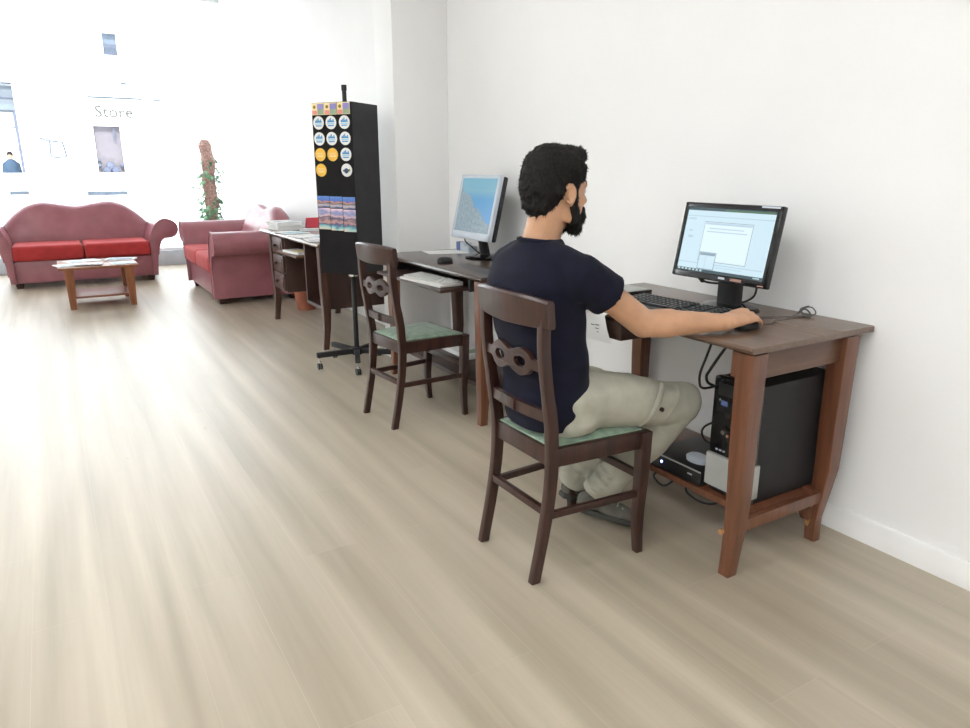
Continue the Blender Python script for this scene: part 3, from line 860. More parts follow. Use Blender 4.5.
# ------------------------------------------------------------------ desks
def desk_leg(b, x, y, ox, oy, zt, foot=0.021):
    """square leg tapering down, with a light sabre curve towards (ox, oy)"""
    b.bar([(x, y, zt, 0.033, 0.033), (x, y, 0.45, 0.030, 0.030), (x - ox * 0.006, y - oy * 0.006, 0.27, 0.028, 0.028), (x - ox * 0.002, y - oy * 0.002, 0.16, 0.0255, 0.0255),
           (x + ox * 0.007, y + oy * 0.007, 0.07, 0.0225, 0.0225), (x + ox * 0.015, y + oy * 0.015, 0.0, foot, foot)], 0.004)
def desk_top(b, x0, x1, y0, y1, z0=0.748, z1=0.775):
    b.prism([(x0 + 0.012, z0), (x0 + 0.004, z0 + 0.005), (x0, z0 + 0.013), (x0 + 0.004, z1 - 0.004), (x0 + 0.012, z1), (x1, z1), (x1, z0)], 'y', y0, y1, 0.006)

# the desk the man sits at
d3 = thing('writing_desk', 'walnut desk with the working man, computer tower on its lower shelf', 'desk', (2.0, 1.85, 0))
b = B(); desk_top(b, 1.705, 2.322, 1.306, 2.415, 0.753, 0.775); link('desktop', b, 'desktop', d3)
for x, y, ox, oy in ((1.757, 1.345, -1, 0), (2.232, 1.345, -1, 0), (2.265, 2.345, -1, 0), (1.757, 2.345, -1, 0)):
    b = B()
    if (x, y) == (2.232, 1.345):
        b.bar([(2.222, y, 0.748, 0.036, 0.033), (2.219, y, 0.45, 0.034, 0.031), (2.220, y, 0.27, 0.030, 0.029), (2.203, y, 0.18, 0.024, 0.025), (2.182, y, 0.09, 0.019, 0.021), (2.188, y, 0.0, 0.018, 0.020)], 0.004)
    else: desk_leg(b, x, y, ox, oy, 0.748)
    lg = link('leg', b, 'deskleg', d3)
    if (x, y) == (2.232, 1.345):
        b = B()
        b.bar([(2.158, 1.36, 0.20, 0.012, 0.02), (2.150, 1.36, 0.11, 0.012, 0.02), (2.160, 1.36, 0.08, 0.008, 0.016)], 0.002)
        link('bracket', b, 'deskleg', lg)
        b = B(); b.bar([(2.162, 1.355, 0.084, 0.007, 0.012), (2.165, 1.355, 0.055, 0.003, 0.004)]); link('splintered_wood', b, 'splinter', lg)
b = B(); b.box(1.79, 2.19, 1.333, 1.353, 0.662, 0.748, 0.002)
link('apron', b, 'deskpanel', d3)
b = B(); b.box(1.79, 2.232, 2.335, 2.355, 0.662, 0.748, 0.002); link('apron', b, 'deskpanel', d3)
b = B(); b.box(2.24, 2.26, 1.378, 2.312, 0.662, 0.748, 0.002); link('apron', b, 'deskpanel', d3)
b = B(); b.box(1.735, 1.775, 1.379, 1.402, 0.665, 0.747, 0.002); link('tray_runner', b, 'deskleg', d3)
b = B(); b.box(1.84, 2.26, 1.352, 2.36, 0.166, 0.19, 0.004); sh = link('lower_shelf', b, 'deskleg', d3)
b = B(); b.box(1.785, 2.185, 1.328, 1.350, 0.148, 0.190, 0.002); link('rail', b, 'deskleg', sh)
b = B(); b.cyl((1.735, 1.372, 0.145), (1.722, 1.372, 0.145), 0.009, n=12); link('peg', b, 'splinter', d3)
# small hanging drawer at its far end
b = B(); b.box(1.71, 2.05, 1.878, 2.30, 0.678, 0.747, 0.008)
dw = link('drawer', b, 'darkpanel', d3)
b = B(); b.ell((1.703, 2.20, 0.712), (0.012, 0.012, 0.012), sub=2); link('knob', b, 'splinter', dw)

# the middle desk
d2 = thing('writing_desk', 'dark walnut desk with silver monitor and pulled-out keyboard tray', 'desk', (2.0, 3.6, 0))
b = B(); desk_top(b, 1.745, 2.322, 2.930, 4.15); link('desktop', b, 'darktop', d2)
for x, y, ox, oy in ((1.782, 2.968, -0.3, 0), (2.255, 2.968, -1, 0), (2.255, 4.09, -1, 0), (1.797, 4.09, -1, 0)):
    b = B(); desk_leg(b, x, y, ox, oy, 0.748); link('leg', b, 'deskleg' if x < 2 else 'darkleg', d2)
b = B(); b.box(1.815, 2.222, 2.958, 2.978, 0.655, 0.748, 0.002); link('apron', b, 'deskpanel', d2)
b = B(); b.box(1.83, 2.222, 4.08, 4.10, 0.655, 0.748, 0.002); link('apron', b, 'deskpanel', d2)
b = B(); b.box(2.245, 2.265, 3.001, 4.057, 0.60, 0.748, 0.002); link('apron', b, 'darkpanel', d2)
b = B(); b.box(1.83, 2.26, 3.002, 4.10, 0.155, 0.178, 0.003); link('lower_shelf', b, 'darkpanel', d2)
b = B(); b.box(1.65, 1.98, 3.17, 4.00, 0.672, 0.688, 0.003)
tr = link('keyboard_tray', b, 'darkpanel', d2)
for y in (3.11, 4.01):
    b = B(); b.box(1.79, 2.20, y, y + 0.018, 0.675, 0.747); link('runner', b, 'blackmatt', tr)

# the far desk with drawers
d1 = thing('drawer_desk', 'dark desk with three drawers and a papered top before the black card rack', 'desk', (1.9, 5.6, 0))
b = B(); desk_top(b, 1.575, 2.22, 4.885, 6.50); link('desktop', b, 'desktop', d1)
for x, y in ((1.625, 4.94), (2.16, 4.94), (2.175, 6.22), (1.622, 6.235)):
    b = B(); desk_leg(b, x, y, -1, 0, 0.748); link('leg', b, 'darkleg', d1)
b = B(); b.box(1.655, 2.12, 4.93, 4.955, 0.30, 0.748, 0.003); link('side_panel', b, 'darkpanel', d1)
b = B()   # open pedestal beside the knee hole
b.box(1.61, 2.10, 5.30, 5.325, 0.29, 0.748); b.box(1.61, 2.10, 4.956, 5.30, 0.29, 0.315); b.box(2.08, 2.10, 4.956, 5.30, 0.315, 0.748)
link('open_pedestal', b, 'darkpanel', d1)
b = B(); b.box(1.62, 2.10, 5.88, 6.20, 0.285, 0.748, 0.003)
pe_ = link('pedestal', b, 'darkpanel', d1)
for z0, z1 in ((0.60, 0.735), (0.45, 0.59), (0.30, 0.44)):
    b = B(); b.box(1.60, 1.622, 5.895, 6.19, z0, z1, 0.004)
    b.box(1.594, 1.602, 5.92, 6.165, z0 + 0.025, z1 - 0.025, 0.003)
    dr = link('drawer', b, 'darkleg', d1)
    b = B(); b.ell((1.578, 6.043, (z0 + z1) / 2), (0.014, 0.014, 0.014), sub=2); b.cyl((1.594, 6.043, (z0 + z1) / 2), (1.58, 6.043, (z0 + z1) / 2), 0.006, n=8)
    link('knob', b, 'chairwood', dr)
b = B(); b.box(1.55, 1.90, 5.34, 5.88, 0.630, 0.645, 0.002); tr = link('keyboard_tray', b, 'deskpanel', d1)
b = B(); b.box(2.155, 2.17, 4.98, 6.18, 0.45, 0.748, 0.002); link('back_panel', b, 'darkpanel', d1)

# papers on the far desk
G = 'printed matter on the drawer desk'
rp = random.Random(11)
for k in range(6):
    magazine('magazine', (1.76 + rp.uniform(-.01, .01), 6.32 + rp.uniform(-.01, .01), 0.7753 + k * 0.0118), 0.22, 0.30, 0.011, rp.uniform(-0.12, 0.12), [PP, (PB, PG)[k % 2], PP],
             ['bottom magazine of the stack at the far end of the drawer desk', 'second magazine from the bottom, stack on the drawer desk', 'third magazine from the bottom, stack on the drawer desk', 'third magazine from the top, stack on the drawer desk',
              'magazine just under the top one, stack on the drawer desk', 'topmost magazine of the stack at the far end of the drawer desk'][k], 'magazine', G)
SP = [(1.69, 5.92, 0.20, 0.28, 0.3, PB, 'pale blue leaflet at the front edge of the drawer desk, near its stack'), (1.93, 6.12, 0.21, 0.26, -0.2, PG, 'grey printed leaflet at the back of the drawer desk, beside the stack'),
      (1.70, 5.55, 0.21, 0.29, 0.1, PP, 'white leaflet above the keyboard tray of the drawer desk'), (1.94, 5.50, 0.21, 0.29, 0.4, PB, 'blue printed leaflet at the back middle of the drawer desk'),
      (1.69, 5.18, 0.20, 0.27, -0.15, PG, 'grey printed leaflet at the near front of the drawer desk'), (1.93, 5.14, 0.21, 0.28, 0.2, PP, 'white leaflet at the near back of the drawer desk, behind the rack')]
for x, y, w, d, rz, m2, lab in SP:
    magazine('leaflet', (x, y, 0.7753), w, d, 0.004, rz, [PP, m2, PG], lab, 'leaflet', G, bend=0.002)
magazine('leaflet', (1.79, 5.36, 0.781), 0.21, 0.15, 0.005, 0.7, [PP, 'print_navy', PB], 'small dark-printed leaflet lying across two others on the drawer desk', 'leaflet', G)
b = B(); b.prism([(y + 0.955, z) for y, z in [(5.45, 0.7755), (5.49, 0.86), (5.495, 0.86), (5.535, 0.7755), (5.53, 0.7755), (5.4925, 0.853), (5.455, 0.7755)]], "x", 1.99, 2.13)
tag(link('table_card', b, 'print_red'), 'small red folded card standing at the far end of the papered desk', 'card')
magazine('notepad', (1.64, 5.58, 0.6453), 0.13, 0.30, 0.018, 0.12, [PP, 'print_pale', PG], 'notepad lying on the pulled-out tray of the drawer desk', 'notepad', None)

# ------------------------------------------------------------------ revolving card rack
RA = R(55); RC = Vector((1.656, 4.42, 0)); RS = 0.276
rn = Vector((-math.sin(RA), -math.cos(RA), 0)); rr_ = Vector((math.cos(RA), -math.sin(RA), 0))
rk = thing('card_rack', 'tall black revolving card rack on a wheeled star base between the desks', 'card rack', (RC.x, RC.y, 0))
RM = Matrix.Translation((RC.x, RC.y, 1.28)) @ Matrix(((rr_.x, -rn.x, 0, 0), (rr_.y, -rn.y, 0, 0), (0, 0, 1, 0), (0, 0, 0, 1))) @ Matrix.Scale(1.035, 4) @ Matrix.Translation((0, 0, -1.28))   # local x = to the right along the front, y = inwards, z up
def rlocal(b): b.bm.transform(RM); return b
b = B(); b.box(-RS / 2 + 0.003, RS / 2 - 0.003, -RS / 2 + 0.003, RS / 2 - 0.003, 0.665, 1.655); link('cabinet', rlocal(b), 'rackface', rk)
for ang in range(4):
    b = B(); b.box(-RS / 2, RS / 2, -RS / 2 - 0.002, -RS / 2 + 0.004, 0.66, 1.66)
    b.bm.transform(Matrix.Rotation(ang * PI / 2, 4, 'Z'))
    link('panel', rlocal(b), 'rackface' if ang == 0 else 'rackside', rk)
b = B(); b.cyl((RC.x, RC.y, 1.668), (RC.x, RC.y, 1.752), 0.0135); b.cyl((RC.x, RC.y, 1.752), (RC.x, RC.y, 1.785), 0.0165)
link('pole_top', b, 'blackmatt', rk)
b = B(); b.cyl((RC.x, RC.y, 0.09), (RC.x, RC.y, 0.646), 0.0165); p_ = link('pole', b, 'blackmatt', rk)
b = B(); b.cyl((RC.x, RC.y, 0.606), (RC.x, RC.y, 0.628), 0.03, n=20); link('collar', b, 'chrome', p_)
b = B(); b.cyl((RC.x, RC.y, 0.075), (RC.x, RC.y, 0.125), 0.035, n=20)
hub = link('hub', b, 'blackmatt', rk)
for dg_ in (178, 106, 34, -38, -110):
    a = R(dg_); u = Vector((math.cos(a), math.sin(a), 0)); e = RC + u * 0.26
    b = B(); b.box(0.02, 0.275, -0.017, 0.017, -0.017, 0.017, 0.005)
    b.bm.transform(Matrix.Translation((RC.x, RC.y, 0.098)) @ Matrix.Rotation(a, 4, 'Z'))
    arm = link('base_arm', b, 'blackmatt', rk)
    b = B()
    b.cyl((e.x, e.y, 0.05), (e.x, e.y, 0.082), 0.006, n=10)
    b.box(e.x - 0.009, e.x + 0.009, e.y - 0.013, e.y + 0.013, 0.043, 0.055, 0.002)
    b.slot(1)
    for s_ in (-1, 1):
        b.cyl((e.x + s_ * 0.004, e.y, 0.022), (e.x + s_ * 0.013, e.y, 0.022), 0.022, n=18)
    link('caster', b, ['chrome', 'black'], arm)
# what is on its front: u across, z height, as seen
FY = -RS / 2 - 0.0022
def face_item(b, name, mats, label, cat, group):
    rlocal(b); return tag(link(name, b, mats), label, cat, group)
cols = [-0.094, -0.006, 0.088]
G = 'leaflets in the top row of the rack'
for k, u in enumerate((-0.093, -0.004, 0.086)):
    b = B(); b.box(u - 0.043, u + 0.043, FY - 0.003, FY, 1.592, 1.658)
    b.slot(1).box(u - 0.040, u - 0.006, FY - 0.0036, FY - 0.003, 1.617, 1.653)
    b.slot(2).box(u - 0.040, u - 0.006, FY - 0.0036, FY - 0.003, 1.594, 1.617)
    b.slot(3).box(u - 0.003, u + 0.041, FY - 0.0036, FY - 0.003, 1.622, 1.653)
    b.slot(4).box(u - 0.003, u + 0.041, FY - 0.0036, FY - 0.003, 1.594, 1.622)
    b.slot(5).prism([(u - 0.023 + 0.010 * math.cos(t * PI / 4), 1.636 + 0.010 * math.sin(t * PI / 4)) for t in range(8)], 'y', FY - 0.0042, FY - 0.0036)
    face_item(b, 'leaflet', ['print_pale', 'print_pale', 'print_pink', 'print_violet', 'print_sage', 'print_olive'], ['left leaflet of the colourful top row on the black rack', 'middle leaflet of the colourful top row on the black rack', 'right leaflet of the colourful top row on the black rack'][k], 'leaflet', G)
def disc(b, u, z, r, y0, y1, n=28):
    b.prism([(u + r * math.cos(2 * PI * t / n), z + r * math.sin(2 * PI * t / n)) for t in range(n)], 'y', y1, y0)
GW = 'round stickers on the rack'
rows_z = [1.548, 1.458, 1.368, 1.279]
names = ['left', 'middle', 'right']
rown = ['first', 'second', 'third', 'fourth']
grid = [('w', 'w', 'w'), ('w', 'w', 'w'), ('y', 'y', 'w'), ('y', None, 'g')]
for ri, row in enumerate(grid):
    for ci, kk in enumerate(row):
        if not kk: continue
        u, z = cols[ci], rows_z[ri]
        b = B(); disc(b, u, z, 0.0375, FY, FY - 0.002)
        y1, y2 = FY - 0.002, FY - 0.0026
        if kk == 'w':
            b.slot(1)
            for k in range(5): b.box(u - 0.022 + k * 0.009, u - 0.015 + k * 0.009, y2, y1, z + 0.006, z + 0.013 + 0.006 * (k % 3))
            b.box(u - 0.024, u + 0.024, y2, y1, z + 0.001, z + 0.008)
            b.slot(2); b.box(u - 0.024, u + 0.024, y2, y1, z - 0.010, z - 0.003)
            b.slot(1); b.box(u - 0.020, u + 0.020, y2, y1, z - 0.020, z - 0.014)
            mats = ['paper', 'print_blue', 'print_lblue']; what = 'white round sticker with blue drawing'
        elif kk == 'y':
            b.slot(1)
            for s_ in (-0.016, 0, 0.016): disc(b, u + s_, z + 0.002, 0.009, y1, y2, 14)
            b.box(u - 0.022, u + 0.022, y2, y1, z - 0.013, z - 0.008)
            b.slot(0); 
            for s_ in (-0.016, 0, 0.016): disc(b, u + s_, z + 0.002, 0.006, y2, y2 - 0.0005, 14)
            mats = ['print_yellow', 'print_pale']; what = 'yellow round sticker'
        else:
            b.slot(1)
            disc(b, u - 0.002, z - 0.004, 0.015, y1, y2, 18); b.box(u - 0.025, u + 0.02, y2, y1, z - 0.008, z + 0.002)
            b.slot(2); disc(b, u + 0.018, z, 0.008, y1, y2, 14)
            mats = ['paper', 'print_navy', 'print_green']; what = 'white round sticker with dark blue-green picture'
        lab = '%s, %s row, %s column of the black rack' % (what, rown[ri], names[ci])
        face_item(b, 'round_sticker', mats, lab, 'sticker', GW)
def uv_card(b, u0, u1, z0, z1):
    """one printed front with its own 0-1 picture coordinates"""
    t = b.bm
    uvl = t.loops.layers.uv.verify()
    for f in t.faces:
        for lp in f.loops:
            lp[uvl].uv = ((lp.vert.co.x - u0) / (u1 - u0), (lp.vert.co.z - z0) / (z1 - z0))
G = 'postcards on the rack'
for k, (u0, u1) in enumerate(((-0.133, -0.047), (-0.043, 0.045), (0.050, 0.136))):
    for j, (z0, z1, mt) in enumerate(((0.967, 1.045, 'card_low'), (1.052, 1.118, 'card_top'))):
        z0s = [(0.93, 1.058), (0.925, 1.054), (0.92, 1.05)][k] if j == 0 else [(1.062, 1.128), (1.058, 1.126), (1.054, 1.124)][k]
        b = B(); b.box(u0, u1, FY - 0.003, FY, z0s[0], z0s[1]); uv_card(b, u0, u1, z0s[0], z0s[1])
        face_item(b, 'postcard', mt + str(k) if j == 0 else mt, '%s postcard of a %s on the black rack' % (['left', 'middle', 'right'][k], 'rocky coast, lower row,' if j == 0 else 'sunlit harbour, upper row,'), 'postcard', G)

# ------------------------------------------------------------------ chairs
def bow(bm, amt, half):
    for v in bm.verts:
        v.co.x -= amt * max(0.0, 1 - (v.co.y / half) ** 2)
def make_chair(name, label):
    t = thing(name, label, 'chair', (0, 0, 0), 0, 'dark wooden chairs')
    prof = [(-0.012, 0.0), (0.0, 0.06), (0.018, 0.15), (0.036, 0.26), (0.045, 0.36), (0.045, 0.45), (0.034, 0.55), (0.016, 0.66), (0.004, 0.76), (0.002, 0.83), (0.002, 0.89)]
    sp = smooth_path([(x, 0, z) for x, z in prof], 3)
    for sy in (-1, 1):
        secs = []
        for p in reversed(sp):
            k = min(1, p.z / 0.45)
            secs.append((p.x, sy * (0.158 + 0.004 * (p.z > 0.5)), p.z, 0.0165 + 0.003 * k * (1 if p.z < 0.6 else 0.3), 0.013))
        b = B(); b.bar(secs, 0.004); link('back_leg', b, 'chairwood', t, local=True, angle=40)
        fy = sy * 0.183
        b = B(); b.bar([(0.405, fy, 0.445, 0.022, 0.020), (0.405, fy, 0.30, 0.020, 0.018), (0.398, fy, 0.15, 0.017, 0.016), (0.402, fy, 0.06, 0.015, 0.014), (0.408, fy, 0.0, 0.014, 0.013)], 0.003)
        link('front_leg', b, 'chairwood', t, local=True)
        b = B()
        P0, P1 = Vector((0.045, sy * 0.16, 0)), Vector((0.405, fy, 0))   # side rail
        b.box(0, (P1 - P0).length, -0.011, 0.011, 0.388, 0.448, 0.003)
        b.bm.transform(Matrix.Translation(P0) @ Matrix.Rotation(math.atan2((P1 - P0).y, (P1 - P0).x), 4, 'Z'))
        link('side_rail', b, 'chairwood', t, local=True)
        b = B()
        b.box(-0.012, 0.37, -0.009, 0.009, 0.212, 0.236, 0.003)
        b.bm.transform(Matrix.Translation((0.03, sy * 0.159, 0)) @ Matrix.Rotation(math.atan2(sy * 0.024, 0.37), 4, 'Z'))
        link('stretcher', b, 'chairwood', t, local=True)
    b = B(); b.box(0.035, 0.057, -0.15, 0.15, 0.388, 0.448, 0.003); link('back_rail', b, 'chairwood', t, local=True)
    b = B(); b.box(0.394, 0.418, -0.17, 0.17, 0.388, 0.448, 0.003); link('front_rail', b, 'chairwood', t, local=True)
    b = B(); b.box(0.018, 0.038, -0.15, 0.15, 0.225, 0.25, 0.003); link('stretcher', b, 'chairwood', t, local=True)
    b = B(); b.box(0.390, 0.410, -0.17, 0.17, 0.275, 0.30, 0.003); link('stretcher', b, 'chairwood', t, local=True)
    # top rail, bowed
    b = B()
    for i in range(1):
        tb = bmesh.new(); rr = []
        for k in range(25):
            y = -0.195 + 0.39 * k / 24
            z0 = 0.832 + 0.004 * (abs(y) / 0.19); z1 = 0.930 - 0.010 * (abs(y) / 0.19) ** 3
            rr.append([tb.verts.new((x, y, z)) for x, z in ((-0.002, z0), (0.014, z0), (0.016, z0 + 0.01), (0.010, z1 - 0.008), (0.006, z1), (-0.008, z1), (-0.013, z1 - 0.008), (-0.006, z0 + 0.006))])
        for a, c in zip(rr, rr[1:]):
            for k in range(8): tb.faces.new((a[k], a[(k + 1) % 8], c[(k + 1) % 8], c[k]))
        tb.faces.new(rr[0]); tb.faces.new(list(reversed(rr[-1])))
        b.merge(tb)
    for v in b.bm.verts: v.co.x = v.co.x * 1.15 + 0.001
    bow(b.bm, 0.03, 0.195)
    link('top_rail', b, 'chairwood', t, local=True)
    # pierced splat: outline with two oval holes
    cu = bpy.data.curves.new('tmp_splat', 'CURVE'); cu.dimensions = '2D'; cu.fill_mode = 'BOTH'; cu.extrude = 0.007; cu.bevel_depth = 0.0015; cu.bevel_resolution = 1
    def poly(pts):
        sp_ = cu.splines.new('POLY'); sp_.points.add(len(pts) - 1); sp_.use_cyclic_u = True
        for q, p in zip(sp_.points, pts): q.co = (p[0], p[1], 0, 1)
    topc = [(-0.152, 0.016), (-0.13, 0.014), (-0.11, 0.016), (-0.092, 0.032), (-0.058, 0.043), (-0.024, 0.033), (0.0, 0.026), (0.024, 0.033), (0.058, 0.043), (0.092, 0.032), (0.11, 0.016), (0.13, 0.014), (0.152, 0.016)]
    tt = [(p.x, p.y) for p in smooth_path([(x, y, 0) for x, y in topc], 4)]
    poly(tt + [(x, -y) for x, y in reversed(tt)])
    for cx_ in (-0.056, 0.056):
        poly([(cx_ + 0.031 * math.cos(2 * PI * k / 20), 0.018 * math.sin(2 * PI * k / 20)) for k in range(20)])
    o = bpy.data.objects.new('tmp_splat', cu); COL.objects.link(o)
    bm = evaluated_bm(o); bpy.data.objects.remove(o); bpy.data.curves.remove(cu)
    bmesh.ops.subdivide_edges(bm, edges=[e for e in bm.edges if e.calc_length() > 0.03], cuts=2)
    bm.transform(Matrix(((0, 0, 1, 0.008), (1, 0, 0, 0), (0, 1, 0, 0.714), (0, 0, 0, 1))))
    bow(bm, 0.014, 0.155)
    link('pierced_splat', bm, 'chairwood', t, local=True)
    b = B()
    for k in range(12):
        y0 = -0.15 + 0.3 * k / 12; b.box(0.022, 0.038, y0, y0 + 0.0252, 0.535, 0.572)
    bmesh.ops.remove_doubles(b.bm, verts=list(b.bm.verts), dist=0.0006)
    bow(b.bm, 0.012, 0.15)
    link('slat', b, 'chairwood', t, local=True)
    # slip seat
    b = B()
    tb = bmesh.new(); rows = []
    nx, ny = 12, 12
    for i in range(nx + 1):
        f = i / nx; x = 0.048 + 0.352 * f; hw = 0.146 + 0.030 * f
        rows.append([tb.verts.new((x, -hw + 2 * hw * j / ny, 0.452 + 0.016 * (max(0, (1 - (2 * f - 1) ** 4)) ** 0.5) * (max(0, 1 - (2 * j / ny - 1) ** 4)) ** 0.5)) for j in range(ny + 1)])
    for i in range(nx):
        for j in range(ny): tb.faces.new((rows[i][j], rows[i + 1][j], rows[i + 1][j + 1], rows[i][j + 1]))
    ret = bmesh.ops.extrude_face_region(tb, geom=list(tb.faces))
    for v in [g for g in ret['geom'] if isinstance(g, bmesh.types.BMVert)]: v.co.z = 0.435
    b.merge(tb)
    link('seat', b, 'seatgreen', t, local=True, angle=50)
    return t
ch = make_chair('dining_chair', 'dark wooden chair with green seat that the man sits on')
ch.location = (1.183, 1.79, 0)
dup(ch, (1.360, 3.305, 0), R(5), 'empty dark wooden chair with green seat at the middle desk')

# ------------------------------------------------------------------ monitors
def panel_matrix(cx, cy, cz, tilt, yaw=0.0):
    # local x -> right as seen from the room (-Y), local y -> into the screen (+X), local z -> up
    m = Matrix(((0, 1, 0, 0), (-1, 0, 0, 0), (0, 0, 1, 0), (0, 0, 0, 1)))
    return Matrix.Translation((cx, cy, cz)) @ Matrix.Rotation(yaw, 4, 'Z') @ Matrix.Rotation(tilt, 4, 'Y') @ m

# black widescreen monitor on the near desk
m3 = thing('monitor', 'black widescreen monitor showing pale windows in front of the man', 'monitor', (2.15, 1.80, 0.775))
PM = panel_matrix(2.105, 1.785, 1.022, R(11))
W3, H3 = 0.438, 0.285
b = B(); b.box(-W3 / 2, W3 / 2, 0.0, 0.024, -H3 / 2, H3 / 2, 0.006)
b.box(-W3 / 2 + 0.05, W3 / 2 - 0.05, 0.03, 0.06, -H3 / 2 + 0.04, H3 / 2 - 0.05, 0.012)
for z0, z1 in ((H3 / 2 - 0.020, H3 / 2 - 0.002), (-H3 / 2 + 0.002, -H3 / 2 + 0.026)):
    b.box(-W3 / 2 + 0.002, W3 / 2 - 0.002, -0.004, 0.002, z0, z1, 0.002)
for s_ in (-1, 1):
    b.box(s_ * (W3 / 2 - 0.002), s_ * (W3 / 2 - 0.020), -0.004, 0.002, -H3 / 2 + 0.002, H3 / 2 - 0.002, 0.002)
b.bm.transform(PM); cs = link('casing', b, 'blackgloss', m3)
sw, sh_ = W3 - 0.040, H3 - 0.046
sc = 0.003
b = B()
def srect(slot, u0, u1, v0, v1, lift):
    """u, v as fractions of the visible screen, v from the bottom"""
    b.slot(slot).box(-sw / 2 + u0 * sw, -sw / 2 + u1 * sw, -0.0010 - lift, -0.0008 - lift + 0.0002, -sh_ / 2 + sc + v0 * sh_, -sh_ / 2 + sc + v1 * sh_)
srect(0, 0, 1, 0, 1, 0)
srect(4, 0.0, 1, 0.955, 1.0, 0.0004); srect(6, 0.45, 0.98, 0.962, 0.985, 0.0007)
srect(3, 0.0, 1, 0.86, 0.875, 0.0004); srect(3, 0.02, 0.12, 0.81, 0.835, 0.0004)
srect(3, 0.06, 0.12, 0.52, 0.56, 0.0004); srect(3, 0.06, 0.10, 0.62, 0.65, 0.0004)
def frame(u0, u1, v0, v1, th, lift, fill):
    tv = th * sw / sh_
    srect(2, u0, u1, v0, v1, lift); srect(fill, u0 + th, u1 - th, v0 + tv, v1 - tv * 1.0, lift + 0.0003)
frame(0.235, 0.79, 0.17, 0.79, 0.005, 0.0004, 1)
srect(3, 0.25, 0.78, 0.745, 0.775, 0.0010); srect(3, 0.30, 0.70, 0.68, 0.695, 0.0010); srect(3, 0.28, 0.74, 0.63, 0.645, 0.0010)
frame(0.245, 0.445, 0.045, 0.315, 0.007, 0.0012, 0)
srect(2, 0.255, 0.435, 0.265, 0.30, 0.0018); srect(3, 0.33, 0.335, 0.06, 0.25, 0.0018)
srect(3, 0.0, 0.98, 0.125, 0.14, 0.0002); srect(3, 0.46, 0.76, 0.09, 0.10, 0.0003)
srect(4, 0.0, 1, 0.0, 0.042, 0.0022)
for k in range(7): srect(5, 0.02 + 0.045 * k, 0.045 + 0.045 * k, 0.008, 0.036, 0.0026)
srect(5, 0.9, 0.97, 0.012, 0.03, 0.0026)
b.bm.transform(PM)
link('screen', b, ['scr_bg', 'scr_win', 'scr_line', 'scr_soft', 'scr_dark', 'scr_icon', 'scr_green'], m3)
for u0, u1, v0, v1, mt in ((0.012, 0.042, -H3 / 2 + 0.010, -H3 / 2 + 0.018, 'silver'), (0.066, 0.115, -H3 / 2 + 0.009, -H3 / 2 + 0.019, 'red_sticker'),
                           (0.185, 0.21, -H3 / 2 + 0.005, -H3 / 2 + 0.010, 'red_sticker'), (W3 / 2 - 0.085, W3 / 2 - 0.01, H3 / 2 - 0.010, H3 / 2 - 0.004, 'silver')):
    b = B(); b.box(u0, u1, -0.0046, -0.004, v0, v1); b.bm.transform(PM); link('bezel_sticker', b, mt, cs)
b = B(); b.box(2.125, 2.165, 1.725, 1.815, 0.785, 0.98, 0.008); link('stand', b, 'black', m3)
b = B(); b.lathe([(0.10, 0.0), (0.105, 0.006), (0.10, 0.012), (0.05, 0.018)], (0, 0, 0), 36)
b.bm.transform(Matrix.Translation((2.16, 1.775, 0.7755)) @ Matrix.Diagonal((0.88, 1.1, 1, 1))); link('base', b, 'blackgloss', m3)
cable('cable', [(2.14, 1.92, 0.90), (2.13, 1.93, 0.885), (2.14, 1.885, 0.862), (2.17, 1.83, 0.86)], 0.0042, 'cable', parent=m3)
b = B(); b.capsule((2.135, 1.925, 0.888), (2.137, 1.90, 0.866), 0.010, 0.009, 10); link('plug', b, 'black', m3)
cable('cable', [(2.15, 1.66, 0.90), (2.16, 1.665, 0.87), (2.18, 1.69, 0.83), (2.19, 1.74, 0.80), (2.2, 1.79, 0.79)], 0.004, 'cable', parent=m3)
cable('cable', [(2.13, 1.71, 0.92), (2.14, 1.70, 0.89), (2.15, 1.72, 0.872), (2.165, 1.76, 0.87)], 0.003, 'cable', parent=m3)

# silver monitor on the middle desk
m2 = thing('monitor', 'silver square-format monitor showing a blue seascape on the middle desk', 'monitor', (2.17, 3.62, 0.775))
PM = panel_matrix(2.09, 3.565, 1.075, R(13))
W2, H2 = 0.435, 0.37
b = B(); b.box(-W2 / 2, W2 / 2, 0.0, 0.018, -H2 / 2, H2 / 2, 0.005)
b.box(-W2 / 2 + 0.003, W2 / 2 - 0.003, -0.004, 0.002, H2 / 2 - 0.022, H2 / 2 - 0.003, 0.002)
b.box(-W2 / 2 + 0.003, W2 / 2 - 0.003, -0.004, 0.002, -H2 / 2 + 0.003, -H2 / 2 + 0.042, 0.002)
for s_ in (-1, 1): b.box(s_ * (W2 / 2 - 0.003), s_ * (W2 / 2 - 0.026), -0.004, 0.002, -H2 / 2 + 0.003, H2 / 2 - 0.003, 0.002)
b.bm.transform(PM); link('bezel', b, 'silver', m2)
b = B(); b.box(-W2 / 2 + 0.002, W2 / 2 - 0.002, 0.018, 0.05, -H2 / 2 + 0.004, H2 / 2 - 0.004, 0.012); b.bm.transform(PM); link('back_casing', b, 'black', m2)
b = B(); u0, u1, v0, v1 = -W2 / 2 + 0.026, W2 / 2 - 0.026, -H2 / 2 + 0.042, H2 / 2 - 0.022
b.box(u0, u1, -0.001, -0.0005, v0, v1); uv_card(b, u0, u1, v0, v1); b.bm.transform(PM); link('screen', b, 'sea', m2)
b = B(); b.tube([(2.18, 3.60, 0.785), (2.165, 3.60, 0.86), (2.125, 3.59, 1.0)], [(0.05, 0.02), (0.045, 0.02), (0.045, 0.018)], 20, ref=(0, 1, 0)); link('stand', b, 'black', m2)
